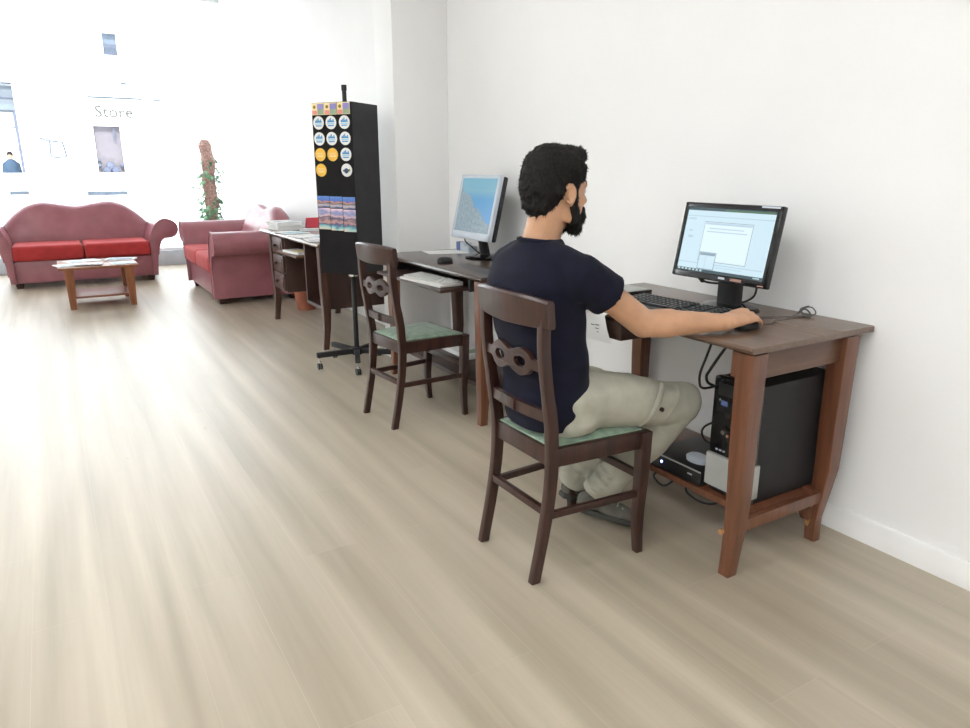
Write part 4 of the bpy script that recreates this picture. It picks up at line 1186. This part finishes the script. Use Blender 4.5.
b = B(); b.lathe([(0.10, 0.0), (0.105, 0.008), (0.095, 0.016), (0.04, 0.022)], (0, 0, 0), 36)
b.bm.transform(Matrix.Translation((2.17, 3.61, 0.7755)) @ Matrix.Diagonal((1, 1.15, 1, 1))); link('base', b, 'blackgloss', m2)
cable('cable', [(2.10, 3.70, 0.90), (2.10, 3.70, 0.87), (2.13, 3.67, 0.835), (2.18, 3.68, 0.80), (2.25, 3.72, 0.79)], 0.004, 'cable', parent=m2)

# ------------------------------------------------------------------ keyboards and mice
def keyboard(name, label, cx, cy, z, w, d, rz, deck, keys, curve=0.0):
    """w along the long side; local x long, y depth (towards the user is -y)"""
    t = thing(name, label, 'keyboard', (cx, cy, z), rz)
    b = B()
    b.prism([(-d / 2, 0.0), (-d / 2, 0.010), (-d / 2 + 0.02, 0.013), (d / 2, 0.022), (d / 2, 0.0)], 'x', -w / 2, w / 2, 0.004)
    link('deck', b, deck, t, local=True)
    b = B()
    kx, nr = 21, 6
    for r in range(nr):
        y = -d / 2 + 0.028 + r * (d - 0.045) / (nr - 1); z0 = 0.012 + 0.010 * (y + d / 2) / d
        x = -w / 2 + 0.012
        while x < w / 2 - 0.02:
            kw = 0.0165
            if r == 0 and -w * 0.22 < x < w * 0.02: kw = 0.105
            if not (0.62 * w < x + w / 2 < 0.655 * w or 0.81 * w < x + w / 2 < 0.845 * w):
                b.box(x, x + kw, y - 0.008, y + 0.008, z0, z0 + 0.008, 0.002, 1)
            x += kw + 0.0035
    link('keys', b, keys, t, local=True)
    return t
RZK = R(-90)     # long side along the wall, user on the room side
keyboard('keyboard', 'black keyboard on the near desk beside the man\'s forearm', 1.945, 1.855, 0.7755, 0.45, 0.155, RZK + R(4), 'keydeck', 'keyblack')
keyboard('keyboard', 'white keyboard on the pulled-out tray of the middle desk', 1.735, 3.45, 0.6885, 0.425, 0.145, RZK + R(5), 'whiteplastic', 'offwhite')
def mouse(name, label, c, rz, mat):
    t = thing(name, label, 'mouse', c, rz)
    b = B(); b.rings([(0, 0, 0.0, 0.050, 0.028, 2.4), (0, 0, 0.008, 0.054, 0.031, 2.4), (-0.002, 0, 0.02, 0.050, 0.029, 2.3), (-0.006, 0, 0.029, 0.038, 0.023, 2.2), (-0.008, 0, 0.034, 0.018, 0.012, 2.0)], 28)
    link('shell', b, mat, t, local=True, angle=60)
    b = B(); b.cyl((0.022, -0.004, 0.026), (0.022, 0.004, 0.026), 0.008, n=14); link('wheel', b, 'greysilver', t, local=True)
    return t
mouse('mouse', 'black mouse under the man\'s right hand', (1.915, 1.498, 0.7755), 0.05, 'black')
mouse('mouse', 'black mouse on the middle desk in front of the silver monitor', (1.87, 3.53, 0.7755), 0.3, 'black')
cable('mouse_cable', [(1.962, 1.498, 0.788), (2.03, 1.50, 0.779), (2.10, 1.53, 0.779), (2.20, 1.535, 0.782), (2.27, 1.545, 0.80), (2.285, 1.52, 0.806), (2.272, 1.50, 0.785), (2.20, 1.545, 0.779), (2.08, 1.60, 0.779), (2.05, 1.66, 0.779)], 0.0022, 'greycable', 'thin grey mouse cable looped at the back of the near desk', 'cable')
b = B()
b.tube(smooth_path([(2.262, 1.56, 0.779), (2.268, 1.535, 0.80), (2.262, 1.505, 0.782), (2.256, 1.52, 0.778), (2.27, 1.555, 0.795), (2.28, 1.53, 0.81)], 8), 0.003, 7)
b.box(2.255, 2.275, 1.518, 1.538, 0.777, 0.786, 0.003)
tag(link('cable_tie', b, 'greycable'), 'small grey wire tie holding the looped mouse cable', 'cable tie')

# flat dark folder, paper by the drawer
b = B(); b.box(1.96, 2.155, 2.185, 2.335, 0.7755, 0.788, 0.003); b.slot(1).box(1.965, 2.15, 2.19, 2.33, 0.788, 0.790, 0.001)
tag(link('notebook', b, ['black', 'greysilver']), 'flat dark notebook at the far end of the near desk', 'notebook')
b = B()
tb = bmesh.new(); rows = []
for i in range(9):
    f = i / 8; row = []
    for j in range(5):
        g = j / 4
        y = 1.955 + 0.20 * g - 0.062 * f * (1 - g * 0.6); z = 0.7775 - 0.108 * f - 0.006 * g * f
        x = 1.694 - 0.014 * math.sin(f * PI * 0.7) - 0.006 * g
        if i == 0: x = 1.728; z = 0.7765
        row.append(tb.verts.new((x, y, z)))
    rows.append(row)
for i in range(8):
    for j in range(4): tb.faces.new((rows[i][j], rows[i + 1][j], rows[i + 1][j + 1], rows[i][j + 1]))
ret = bmesh.ops.extrude_face_region(tb, geom=list(tb.faces))
for v in [g for g in ret['geom'] if isinstance(g, bmesh.types.BMVert)]: v.co.x += 0.0008
b.merge(tb)
b.slot(1)
for (y, z) in ((1.965, 0.725), (1.99, 0.722), (1.965, 0.712), (2.0, 0.708), (1.965, 0.70)):
    b.box(1.6785, 1.6815, y, y + 0.020, z, z + 0.003)
tag(link('notice_sheet', b, ['paper', 'ink']), 'white sheet of notes hanging over the front edge of the near desk', 'paper')

# sheet, small phone dock on the middle desk; packet on its shelf
b = B()
t = bmesh.new(); q = [(1.985, 3.95), (2.27, 3.85), (2.30, 4.08), (2.02, 4.13)]
vs = [t.verts.new((x, y, 0.7752)) for x, y in q] + [t.verts.new((x, y, 0.7765)) for x, y in q]
t.faces.new(vs[4:]); t.faces.new(list(reversed(vs[:4])))
for k in range(4): t.faces.new((vs[k], vs[(k + 1) % 4], vs[4 + (k + 1) % 4], vs[4 + k]))
b.merge(t)
tag(link('paper_sheet', b, 'paper'), 'white sheet of paper at the far end of the middle desk', 'paper')
b = B(); b.box(2.235, 2.29, 3.955, 4.01, 0.7755, 0.835, 0.006); b.slot(1).box(2.24, 2.285, 4.012, 4.07, 0.7755, 0.832, 0.004); b.slot(0).box(2.225, 2.29, 3.88, 3.953, 0.7755, 0.815, 0.008)
tag(link('desk_speaker', b, ['silver', 'porcelain_blue']), 'small silver and blue gadget behind the silver monitor', 'speaker')
b = B(); b.box(2.02, 2.22, 3.55, 3.90, 0.1785, 0.205, 0.004); b.slot(1).box(2.03, 2.15, 3.60, 3.68, 0.205, 0.2056)
tag(link('packet', b, ['paper', 'print_sage']), 'white packet with green print on the lower shelf of the middle desk', 'packet')

# ------------------------------------------------------------------ computer tower, small box, cables under the near desk
pc = thing('computer_tower', 'black computer tower with grey lower front on the desk shelf', 'computer', (2.05, 1.46, 0.19))
b = B(); b.box(1.89, 2.255, 1.385, 1.557, 0.195, 0.607, 0.003); link('case', b, 'blackmatt', pc)
b = B(); b.box(1.855, 1.891, 1.382, 1.560, 0.335, 0.610, 0.008); fp = link('front_panel', b, 'blackgloss', pc)
b = B(); b.box(1.848, 1.902, 1.378, 1.564, 0.215, 0.335, 0.006); link('lower_panel', b, 'greysilver', pc)
b = B(); b.box(1.87, 1.892, 1.384, 1.558, 0.191, 0.216, 0.002); link('plinth', b, 'black', pc)
b = B()
for z in (0.548, 0.49): b.box(1.8525, 1.8560, 1.385, 1.54, z, z + 0.042, 0.001)
link('drive_bay', b, 'black', fp)
b = B()
b.slot(0)
for y in (1.49, 1.505, 1.52): b.box(1.8515, 1.8552, y, y + 0.008, 0.352, 0.357)
b.slot(1).cyl((1.8515, 1.505, 0.42), (1.8556, 1.505, 0.42), 0.008, n=14); b.slot(3).cyl((1.8515, 1.485, 0.413), (1.8556, 1.485, 0.413), 0.005, n=12)
b.slot(2).box(1.8513, 1.8525, 1.495, 1.522, 0.515, 0.532); b.slot(0).box(1.8513, 1.8525, 1.525, 1.53, 0.53, 0.535); b.slot(0).box(1.8515, 1.8552, 1.455, 1.462, 0.46, 0.466)
link('front_ports', b, ['silver', 'chrome', 'porcelain_blue', 'red_sticker'], fp)
bx = thing('network_box', 'low black box with a glowing blue light beside the tower', 'electronic box', (1.98, 1.69, 0.19))
b = B(); b.box(1.845, 2.10, 1.575, 1.835, 0.193, 0.248, 0.004); cs = link('casing', b, 'black', bx)
b = B(); b.box(1.8435, 1.847, 1.577, 1.833, 0.243, 0.248); link('edge_strip', b, 'greysilver', cs)
b = B(); b.ell((1.844, 1.765, 0.222), (0.004, 0.005, 0.005), sub=2); link('status_light', b, 'led', cs)
b = B(); b.box(1.8425, 1.846, 1.615, 1.635, 0.222, 0.227); link('marking', b, 'silver', cs)
b = B(); b.rings([(1.915, 1.655, 0.2485, 0.032, 0.045, 2.1), (1.915, 1.655, 0.262, 0.033, 0.047, 2.1), (1.915, 1.655, 0.271, 0.024, 0.036, 2.0), (1.915, 1.655, 0.273, 0.010, 0.016, 2.0)], 24)
tag(link('oval_puck', b, 'silver'), 'small silver oval gadget lying on the low black box', 'gadget')
G = 'black cables under the near desk'
cable('cable', [(1.80, 1.535, 0.7475), (1.80, 1.558, 0.678), (1.80, 1.576, 0.625), (1.80, 1.577, 0.592), (1.815, 1.578, 0.567), (1.87, 1.580, 0.56), (2.05, 1.60, 0.555), (2.20, 1.61, 0.55)], 0.0042, 'cable', 'black cable hanging from the desk top, the one looping further left', 'cable', group=G)
cable('cable', [(1.82, 1.482, 0.7475), (1.82, 1.525, 0.682), (1.82, 1.553, 0.636), (1.825, 1.571, 0.605), (1.85, 1.573, 0.575), (1.95, 1.578, 0.545), (2.18, 1.59, 0.53)], 0.005, 'cable', 'black cable hanging from the desk top, close to the tower', 'cable', group=G)
cable('cable', [(2.16, 1.585, 0.45), (1.98, 1.582, 0.44), (1.90, 1.585, 0.425), (1.88, 1.606, 0.405), (1.88, 1.617, 0.378), (1.885, 1.600, 0.352), (1.92, 1.585, 0.335), (2.02, 1.585, 0.30)], 0.004, 'cable', 'black cable bending out beside the tower above the low black box', 'cable', group=G)
cable('cable', [(1.87, 1.80, 0.162), (1.842, 1.797, 0.155), (1.842, 1.785, 0.138), (1.842, 1.756, 0.130), (1.842, 1.728, 0.140), (1.87, 1.715, 0.162)], 0.004, 'cable', 'short black cable loop at the shelf edge below the blue light', 'cable', group=G)
cable('cable', [(1.88, 1.665, 0.162), (1.86, 1.651, 0.148), (1.858, 1.63, 0.136), (1.858, 1.582, 0.130), (1.865, 1.53, 0.140), (1.90, 1.50, 0.162)], 0.004, 'cable', 'black cable sagging under the shelf below the tower', 'cable', group=G)

# ------------------------------------------------------------------ the man at the near desk
man = thing('person', 'bearded man in a navy shirt and stone trousers working at the near desk', 'person', (1.33, 1.80, 0.45))
V = Vector
HO = V((1.323, 1.772, 1.222))
HR = Matrix.Rotation(R(3), 4, 'Z') @ Matrix.Rotation(R(3), 4, 'Y')
HM = Matrix.Translation(HO) @ HR
def hd(x, y, z): return HM @ V((x, y, z))
h3 = HR.to_3x3()
SR, ER, WR = V((1.308, 1.618, 0.985)), V((1.525, 1.575, 0.822)), V((1.795, 1.480, 0.813))
SL, EL, WL = V((1.300, 1.992, 0.985)), V((1.40, 2.055, 0.775)), V((1.645, 2.045, 0.812))
HIPR, KNR, ANR = V((1.375, 1.705, 0.560)), V((1.805, 1.66, 0.492)), V((1.600, 1.838, 0.125))
HIPL, KNL, ANL = V((1.365, 1.885, 0.548)), V((1.765, 1.835, 0.478)), V((1.595, 1.975, 0.12))

def add_hand(b, W, fwd_, upv, thumb_side, curl):
    """palm, four unequal bent fingers and a thumb leaving the side of the palm"""
    f = fwd_.normalized(); u = (upv - f * upv.dot(f)).normalized(); s_ = thumb_side * u.cross(f)   # u x f points left for a palm-down hand
    def P(a, l, h): return W + f * a + s_ * l + u * h
    b.limb([P(-0.02, 0, 0), P(0.02, 0.002, 0.0)], [0.0255, 0.026], 14)
    for l0, l1 in ((0.012, 0.027), (0.004, 0.010), (-0.006, -0.009), (-0.013, -0.026)):
        b.limb([P(0.008, l0, 0.002), P(0.05, (l0 + l1) / 2 * 1.1, 0.010), P(0.094, l1, 0.012)], [0.0165, 0.0150, 0.0112], 12)
    spec = [(0.028, 0.074, 0.0088, 0.10), (0.009, 0.083, 0.0090, 0.0), (-0.010, 0.077, 0.0086, -0.05), (-0.027, 0.060, 0.0076, -0.14)]
    for l, L_, r, sp_ in spec:
        p = P(0.094, l, 0.012); a = curl[0]; pts = [p]; rs = [r * 1.12]
        for frac, da in ((0.46, curl[1]), (0.31, curl[2]), (0.23, 0)):
            p = p + (f * math.cos(a) + s_ * sp_ * 0.5 - u * math.sin(a)) * L_ * frac
            pts.append(p); rs.append(r * (1.0, 0.93, 0.82)[len(pts) - 2]); a += da
        b.limb(pts, rs, 12)
    b.limb([P(0.018, 0.016, -0.002), P(0.048, 0.040, -0.008), P(0.080, 0.050, -0.016), P(0.102, 0.047, -0.022)], [0.0165, 0.0125, 0.0105, 0.0085], 12)

# body: one continuous skin (head, neck, trunk, arms, hands, legs)
b = B()
E_ = lambda c, r: b.ell(hd(*c), r, h3)
E_((-0.012, 0, 0.038), (0.096, 0.075, 0.086))
E_((0.010, 0, 0.0), (0.086, 0.070, 0.085))
E_((0.040, 0, -0.045), (0.052, 0.056, 0.072))
E_((0.052, 0, -0.092), (0.034, 0.036, 0.026))
E_((0.072, 0, 0.022), (0.022, 0.052, 0.020))
for s_ in (-1, 1):
    E_((0.062, s_ * 0.036, -0.028), (0.024, 0.022, 0.020))
    E_((0.022, s_ * 0.052, -0.072), (0.036, 0.012, 0.026))
    E_((0.066, s_ * 0.033, 0.016), (0.022, 0.024, 0.010))
b.limb([hd(0.090, 0, 0.012), hd(0.104, 0, -0.012), hd(0.113, 0, -0.028)], [0.009, 0.010, 0.0125], 12)
for s_ in (-1, 1): E_((0.099, s_ * 0.012, -0.031), (0.012, 0.009, 0.008))
E_((0.084, 0, -0.056), (0.016, 0.024, 0.008)); E_((0.083, 0, -0.066), (0.015, 0.021, 0.008))
# ears
for s_ in (-1, 1):
    m = h3 @ Matrix.Rotation(R(s_ * -22), 3, 'Z')
    for k in range(12):
        a0, a1 = [R(40 + 270 * q / 12) for q in (k, k + 1)]
        c0, c1 = [V((-0.012 - 0.0145 * math.cos(a) * 1.0, s_ * (0.077 + 0.006 * (1 - math.cos(a)) * 0.8), -0.012 + 0.026 * math.sin(a))) for a in (a0, a1)]
        b.capsule(hd(*c0), hd(*c1), 0.0055, 0.0055, 8)
    b.ell(hd(-0.008, s_ * 0.076, -0.010), (0.012, 0.005, 0.020), h3)
    b.ell(hd(-0.004, s_ * 0.077, -0.038), (0.008, 0.006, 0.010), h3)
# neck
b.tube([hd(-0.020, 0, -0.01), hd(-0.026, 0, -0.07), V((1.292, 1.790, 1.10)), V((1.284, 1.796, 1.055)), V((1.278, 1.80, 1.0))], [0.055, 0.056, 0.058, 0.060, 0.05], 20)
# trunk under the clothes
b.rings([(1.338, 1.80, 0.50, 0.075, 0.13, 2.4), (1.335, 1.80, 0.60, 0.075, 0.130, 2.3), (1.31, 1.803, 0.72, 0.078, 0.128, 2.3), (1.285, 1.803, 0.86, 0.082, 0.135, 2.3), (1.275, 1.803, 0.97, 0.070, 0.130, 2.3), (1.278, 1.80, 1.03, 0.055, 0.09, 2.2), (1.282, 1.797, 1.06, 0.05, 0.07, 2)])
for S_, El, Wr in ((SR, ER, WR), (SL, EL, WL)):
    mid = El.lerp(Wr, 0.3)
    b.limb([S_ + V((-0.01, 0, 0)), S_.lerp(El, 0.5), El], [0.040, 0.046, 0.045], 18)
    b.limb([El, mid, Wr], [0.045, 0.0465, 0.0275], 18)
add_hand(b, WR, V((1, 0.05, 0.03)), V((-0.05, -0.42, 1)), 1, (0.18, 0.42, 0.32))
add_hand(b, WL, V((0.9, 0.25, 0.0)), V((0.0, 0.1, 1)), -1, (0.10, 0.22, 0.15))
for Hp, K_, A_ in ((HIPR, KNR, ANR), (HIPL, KNL, ANL)):
    b.limb([Hp, K_], [0.068, 0.048], 16); b.limb([K_, A_], [0.048, 0.032], 16)
body = link('body', fuse(b, 0.0042, 4), 'skin', man, angle=180)
# eyes
for s_ in (-1, 1):
    b = B(); b.ell(hd(0.078, s_ * 0.031, 0.001), (0.0115, 0.0125, 0.0105), h3); b.slot(1).ell(hd(0.0865, s_ * 0.031, 0.001), (0.0038, 0.0066, 0.0066), h3, 2)
    link('eye', b, ['eyewhite', 'iris'], man)
    b = B(); b.limb([hd(0.087, s_ * 0.015, 0.022), hd(0.088, s_ * 0.032, 0.027), hd(0.075, s_ * 0.049, 0.021)], [0.0045, 0.0050, 0.0035], 8); link('eyebrow', b, 'hair', man)

def tufts(b, surf, count, seed, length, rad, keep, lean):
    """short tapered locks standing on a surface"""
    rg = random.Random(seed)
    fs = [f for f in surf.faces]
    ar = [f.calc_area() for f in fs]
    for f in rg.choices(fs, ar, k=count):
        p = f.calc_center_median(); n = f.normal
        if not keep(p, n): continue
        d = (n * rg.uniform(0.25, 0.8) + lean(p) + V((rg.uniform(-.4, .4), rg.uniform(-.4, .4), rg.uniform(-.4, .4)))).normalized()
        L_ = length * rg.uniform(0.6, 1.2)
        s_ = d.orthogonal().normalized(); w = d.cross(s_)
        q = p - n * 0.003
        vs = [b.bm.verts.new(q + s_ * rad), b.bm.verts.new(q - s_ * rad * 0.5 + w * rad * 0.87), b.bm.verts.new(q - s_ * rad * 0.5 - w * rad * 0.87)]
        tip = b.bm.verts.new(q + d * L_ + V((0, 0, -0.15 * L_)))
        for k in range(3): b.bm.faces.new((vs[k], vs[(k + 1) % 3], tip))
    b._mark()
# hair: crown, sides and nape, open at face and ears
b = B()
E_((-0.022, 0, 0.048), (0.098, 0.083, 0.085))
E_((-0.050, 0, 0.010), (0.072, 0.077, 0.078))
E_((-0.066, 0, -0.040), (0.044, 0.056, 0.044))
E_((0.030, 0, 0.095), (0.056, 0.062, 0.038))
E_((0.056, 0, 0.103), (0.036, 0.054, 0.027))
for s_ in (-1, 1):
    E_((0.018, s_ * 0.060, 0.055), (0.044, 0.022, 0.045))
    E_((0.020, s_ * 0.066, 0.012), (0.013, 0.0085, 0.034))
hb = fuse(b, 0.005, 3, lambda co, n: 0.005 * noise.noise(co * 55) + 0.003 * noise.noise(co * 120))
hi_ = HM.inverted()
def crown_lean(p):
    q = hi_ @ p
    k = max(0.0, min(1.0, (q.z - 0.03) / 0.07))
    return HR.to_3x3() @ V((0.55 * k - 0.05, 0, 0.25 * k - 0.6 * (1 - k)))
tb_ = hb.bm.copy(); tb_.normal_update()
hair_ok = lambda p, n: True
tufts(hb, tb_, 3200, 5, 0.0105, 0.0026, hair_ok, crown_lean)
tb_.free()
link('hair', hb, 'hair', man, angle=60)
# full beard and moustache
b = B()
E_((0.060, 0, -0.085), (0.048, 0.045, 0.032))
E_((0.070, 0, -0.098), (0.036, 0.036, 0.023))
for s_ in (-1, 1):
    b.limb([hd(0.020, s_ * 0.0665, -0.012), hd(0.022, s_ * 0.064, -0.050), hd(0.032, s_ * 0.056, -0.085), hd(0.052, s_ * 0.034, -0.108)], [0.010, 0.014, 0.021, 0.026], 12)
    b.limb([hd(0.101, s_ * 0.003, -0.047), hd(0.092, s_ * 0.024, -0.052), hd(0.076, s_ * 0.040, -0.076)], [0.0065, 0.0075, 0.013], 10)
bb_ = fuse(b, 0.0045, 3, lambda co, n: 0.004 * noise.noise(co * 70))
tb_ = bb_.bm.copy(); tb_.normal_update()
tufts(bb_, tb_, 1100, 8, 0.011, 0.0022, lambda p, n: True, lambda p: HR.to_3x3() @ V((0.25, 0, -0.8)))
tb_.free()
link('beard', bb_, 'hair', man, angle=60)
b = B(); b.limb([hd(0.094, -0.018, -0.0625), hd(0.1, 0, -0.0615), hd(0.094, 0.018, -0.0625)], [0.003, 0.0045, 0.003], 8); link('lips', b, 'lip', man)

# shirt: loose round-necked t-shirt
b = B()
b.rings([(1.302, 1.80, 0.474, 0.088, 0.148, 2.4), (1.312, 1.80, 0.535, 0.098, 0.168, 2.4), (1.322, 1.80, 0.62, 0.108, 0.174, 2.4), (1.312, 1.803, 0.70, 0.112, 0.172, 2.4), (1.292, 1.806, 0.80, 0.116, 0.177, 2.4),
         (1.279, 1.808, 0.88, 0.119, 0.186, 2.4), (1.274, 1.808, 0.94, 0.114, 0.192, 2.4), (1.273, 1.806, 0.985, 0.102, 0.186, 2.3), (1.274, 1.804, 1.020, 0.087, 0.158, 2.2), (1.278, 1.800, 1.045, 0.074, 0.122, 2.1), (1.281, 1.798, 1.060, 0.068, 0.094, 2.0), (1.284, 1.796, 1.074, 0.064, 0.077, 2.0)], 40)
for S_, El, k in ((SR, ER, 0.42), (SL, EL, 0.42)):
    e = S_.lerp(El, k)
    d = (El - S_).normalized()
    sg = 1 if S_.y > 1.8 else -1
    b.limb([V((1.278, 1.80 + sg * 0.06, 1.038)), V((1.288, 1.80 + sg * 0.12, 1.012)), S_ + V((0, -sg * 0.005, -0.004))], [0.040, 0.052, 0.060], 20)
    b.limb([V((1.285, 1.80 + sg * 0.10, 0.94)), S_ + V((0.0, -sg * 0.02, -0.03))], [0.085, 0.062], 20)
    b.tube([S_ - d * 0.02, S_ + d * 0.03, S_.lerp(El, 0.3), e], [0.058, 0.063, 0.067, 0.072], 24)
def cloth(scale, amp, dirv=(1, 1, 1), seed=0):
    def f(co, n):
        p = V((co.x * dirv[0], co.y * dirv[1], co.z * dirv[2])) * scale + V((seed, seed, seed))
        v = noise.noise(p) + 0.5 * noise.noise(p * 2.1)
        return amp * v
    return f
def shirt_disp(co, n):
    f1 = 0.006 * noise.noise(V((co.x * 6 + co.z * 4, co.y * 5, co.z * 13)))
    low = max(0, min(1, (0.80 - co.z) / 0.25))
    f2 = 0.010 * low * noise.noise(V((co.x * 5, co.y * 4 + co.z * 5, co.z * 26)) + V((3, 1, 7)))
    ax = 0.006 * max(0, 1 - (co - SR.lerp(ER, 0.25)).length / 0.13) * noise.noise(V((co.x * 34, co.y * 10, co.z * 30)))
    return f1 + f2 + ax
link('shirt', fuse(b, 0.006, 12, shirt_disp), 'shirt', man, angle=180)
b = B()   # ribbed collar
nk = [V((1.284 + 0.063 * math.cos(2 * PI * k / 28), 1.796 + 0.073 * math.sin(2 * PI * k / 28), 1.070 - 0.006 * math.cos(2 * PI * k / 28))) for k in range(29)]
b.tube(nk, 0.0065, 8)
link('collar', b, 'shirt', man)

# trousers
b = B()
b.rings([(1.365, 1.80, 0.462, 0.105, 0.165, 2.4), (1.365, 1.80, 0.50, 0.115, 0.184, 2.3), (1.366, 1.80, 0.54, 0.112, 0.186, 2.3), (1.372, 1.80, 0.58, 0.106, 0.176, 2.4), (1.388, 1.80, 0.63, 0.075, 0.150, 2.3)], 32)
for Hp, K_, A_ in ((HIPR, KNR, ANR), (HIPL, KNL, ANL)):
    b.limb([Hp, Hp.lerp(K_, 0.5) + V((0, 0, 0.004)), K_], [0.099, 0.091, 0.074], 22)
    b.limb([K_, K_.lerp(A_, 0.35) + V((0.004, 0, 0)), K_.lerp(A_, 0.75)], [0.072, 0.074, 0.062], 22)
    d = (A_ - K_).normalized()
    b.tube([K_.lerp(A_, 0.6), K_.lerp(A_, 0.85), A_ + d * 0.01], [0.062, 0.058, 0.061], 22)
    # bunched hem folds and knee creases
    for k in range(4):
        c = K_.lerp(A_, 0.78 + 0.065 * k); r = 0.058 + 0.004 * (k % 2)
        s_ = d.orthogonal().normalized(); w = d.cross(s_)
        ph = k * 1.3
        ring = [c + d * 0.012 * math.sin(t * PI / 6 + ph) + (s_ * math.cos(t * PI / 6) + w * math.sin(t * PI / 6)) * r for t in range(8)]
        b.tube(smooth_path(ring, 3), 0.0085, 8)
    th = (K_ - Hp).normalized()
    for k, (fr_, a0) in enumerate(((0.10, 0.3), (0.20, 0.9), (0.34, 1.5), (0.80, 0.4))):
        c = Hp.lerp(K_, fr_); side = V((0, -1 if Hp is HIPR else 1, 0))
        r = 0.090 - 0.018 * fr_
        arc = [c + th * (0.10 * (t / 6.0 - 0.5)) + (side * math.cos(R(-50 + 22 * t)) + V((0, 0, 1)) * math.sin(R(-50 + 22 * t))) * r for t in range(7)]
        b.tube(smooth_path(arc, 3), 0.0075, 8)
def tr_disp(co, n):
    a = 0.008 * noise.noise(V((co.x * 7 + co.z * 9, co.y * 8, co.z * 16 - co.x * 5)))
    low = max(0, min(1, (0.34 - co.z) / 0.15))
    c = 0.007 * low * noise.noise(V((co.x * 14, co.y * 14, co.z * 34)))
    return a + c
tro = link('trousers', fuse(b, 0.006, 4, tr_disp), 'trousers', man, angle=180)
# cargo pocket flap, button on the near thigh
b = B()
arc0 = [HIPR.lerp(KNR, 0.47) + (V((0, -1, 0)) * math.cos(R(a)) + V((0, 0, 1)) * math.sin(R(a))) * (0.0905) + V((0.0011 * (a + 40), 0, 0)) for a in range(-45, 46, 10)]
b.tube(arc0, [(0.004, 0.013)] * len(arc0), 8, ref=(0, -1, 0.2))
link('pocket_flap', b, 'trousers', tro)
b = B(); c = HIPR.lerp(KNR, 0.64) + V((0, -0.0825, -0.004))
b.cyl(c + V((0, 0.006, 0)), c + V((0, -0.004, 0)), 0.0075, n=16); link('button', b, 'chairwood', tro)

# shoes: toes on the floor, heels raised, tucked under the chair
def shoe(toe, heel):
    d = (toe - heel); L_ = d.length; f = d.normalized(); s_ = V((-f.y, f.x, 0)).normalized(); u = s_.cross(f) * -1
    if u.z < 0: u = -u
    m = Matrix(((f.x, s_.x, u.x, heel.x), (f.y, s_.y, u.y, heel.y), (f.z, s_.z, u.z, heel.z), (0, 0, 0, 1)))
    m = m @ Matrix.Scale(0.92, 4)
    b = B()
    b.ell((0.05, 0, 0.045), (0.058, 0.036, 0.045)); b.ell((0.15, 0, 0.032), (0.085, 0.043, 0.032)); b.ell((0.21, 0, 0.026), (0.055, 0.040, 0.026))
    b.ell((0.075, 0, 0.075), (0.050, 0.034, 0.040))
    b.bm.transform(m)
    o = link('shoe', fuse(b, 0.005, 4), 'shoe', man, angle=180)
    b = B()
    out = [(0.0, -0.02), (0.03, -0.035), (0.10, -0.034), (0.17, -0.046), (0.23, -0.040), (0.262, -0.016), (0.262, 0.014), (0.23, 0.038), (0.17, 0.044), (0.10, 0.033), (0.03, 0.035), (0.0, 0.02)]
    out = [(p.x, p.y) for p in smooth_path([(x, y, 0) for x, y in out], 3)]
    b.prism(out, 'z', -0.004, 0.018, 0.004); b.bm.transform(m); link('sole', b, 'sole', o)
    b = B()
    for k in range(4):
        x = 0.11 + 0.022 * k; b.capsule((x, -0.022, 0.074 - 0.006 * k), (x + 0.008, 0.022, 0.074 - 0.006 * k), 0.0035, 0.0035, 6)
    b.bm.transform(m); link('laces', b, 'lace', o)
shoe(V((1.712, 1.752, 0.008)), V((1.542, 1.888, 0.058)))
shoe(V((1.75, 1.965, 0.008)), V((1.55, 1.995, 0.058)))
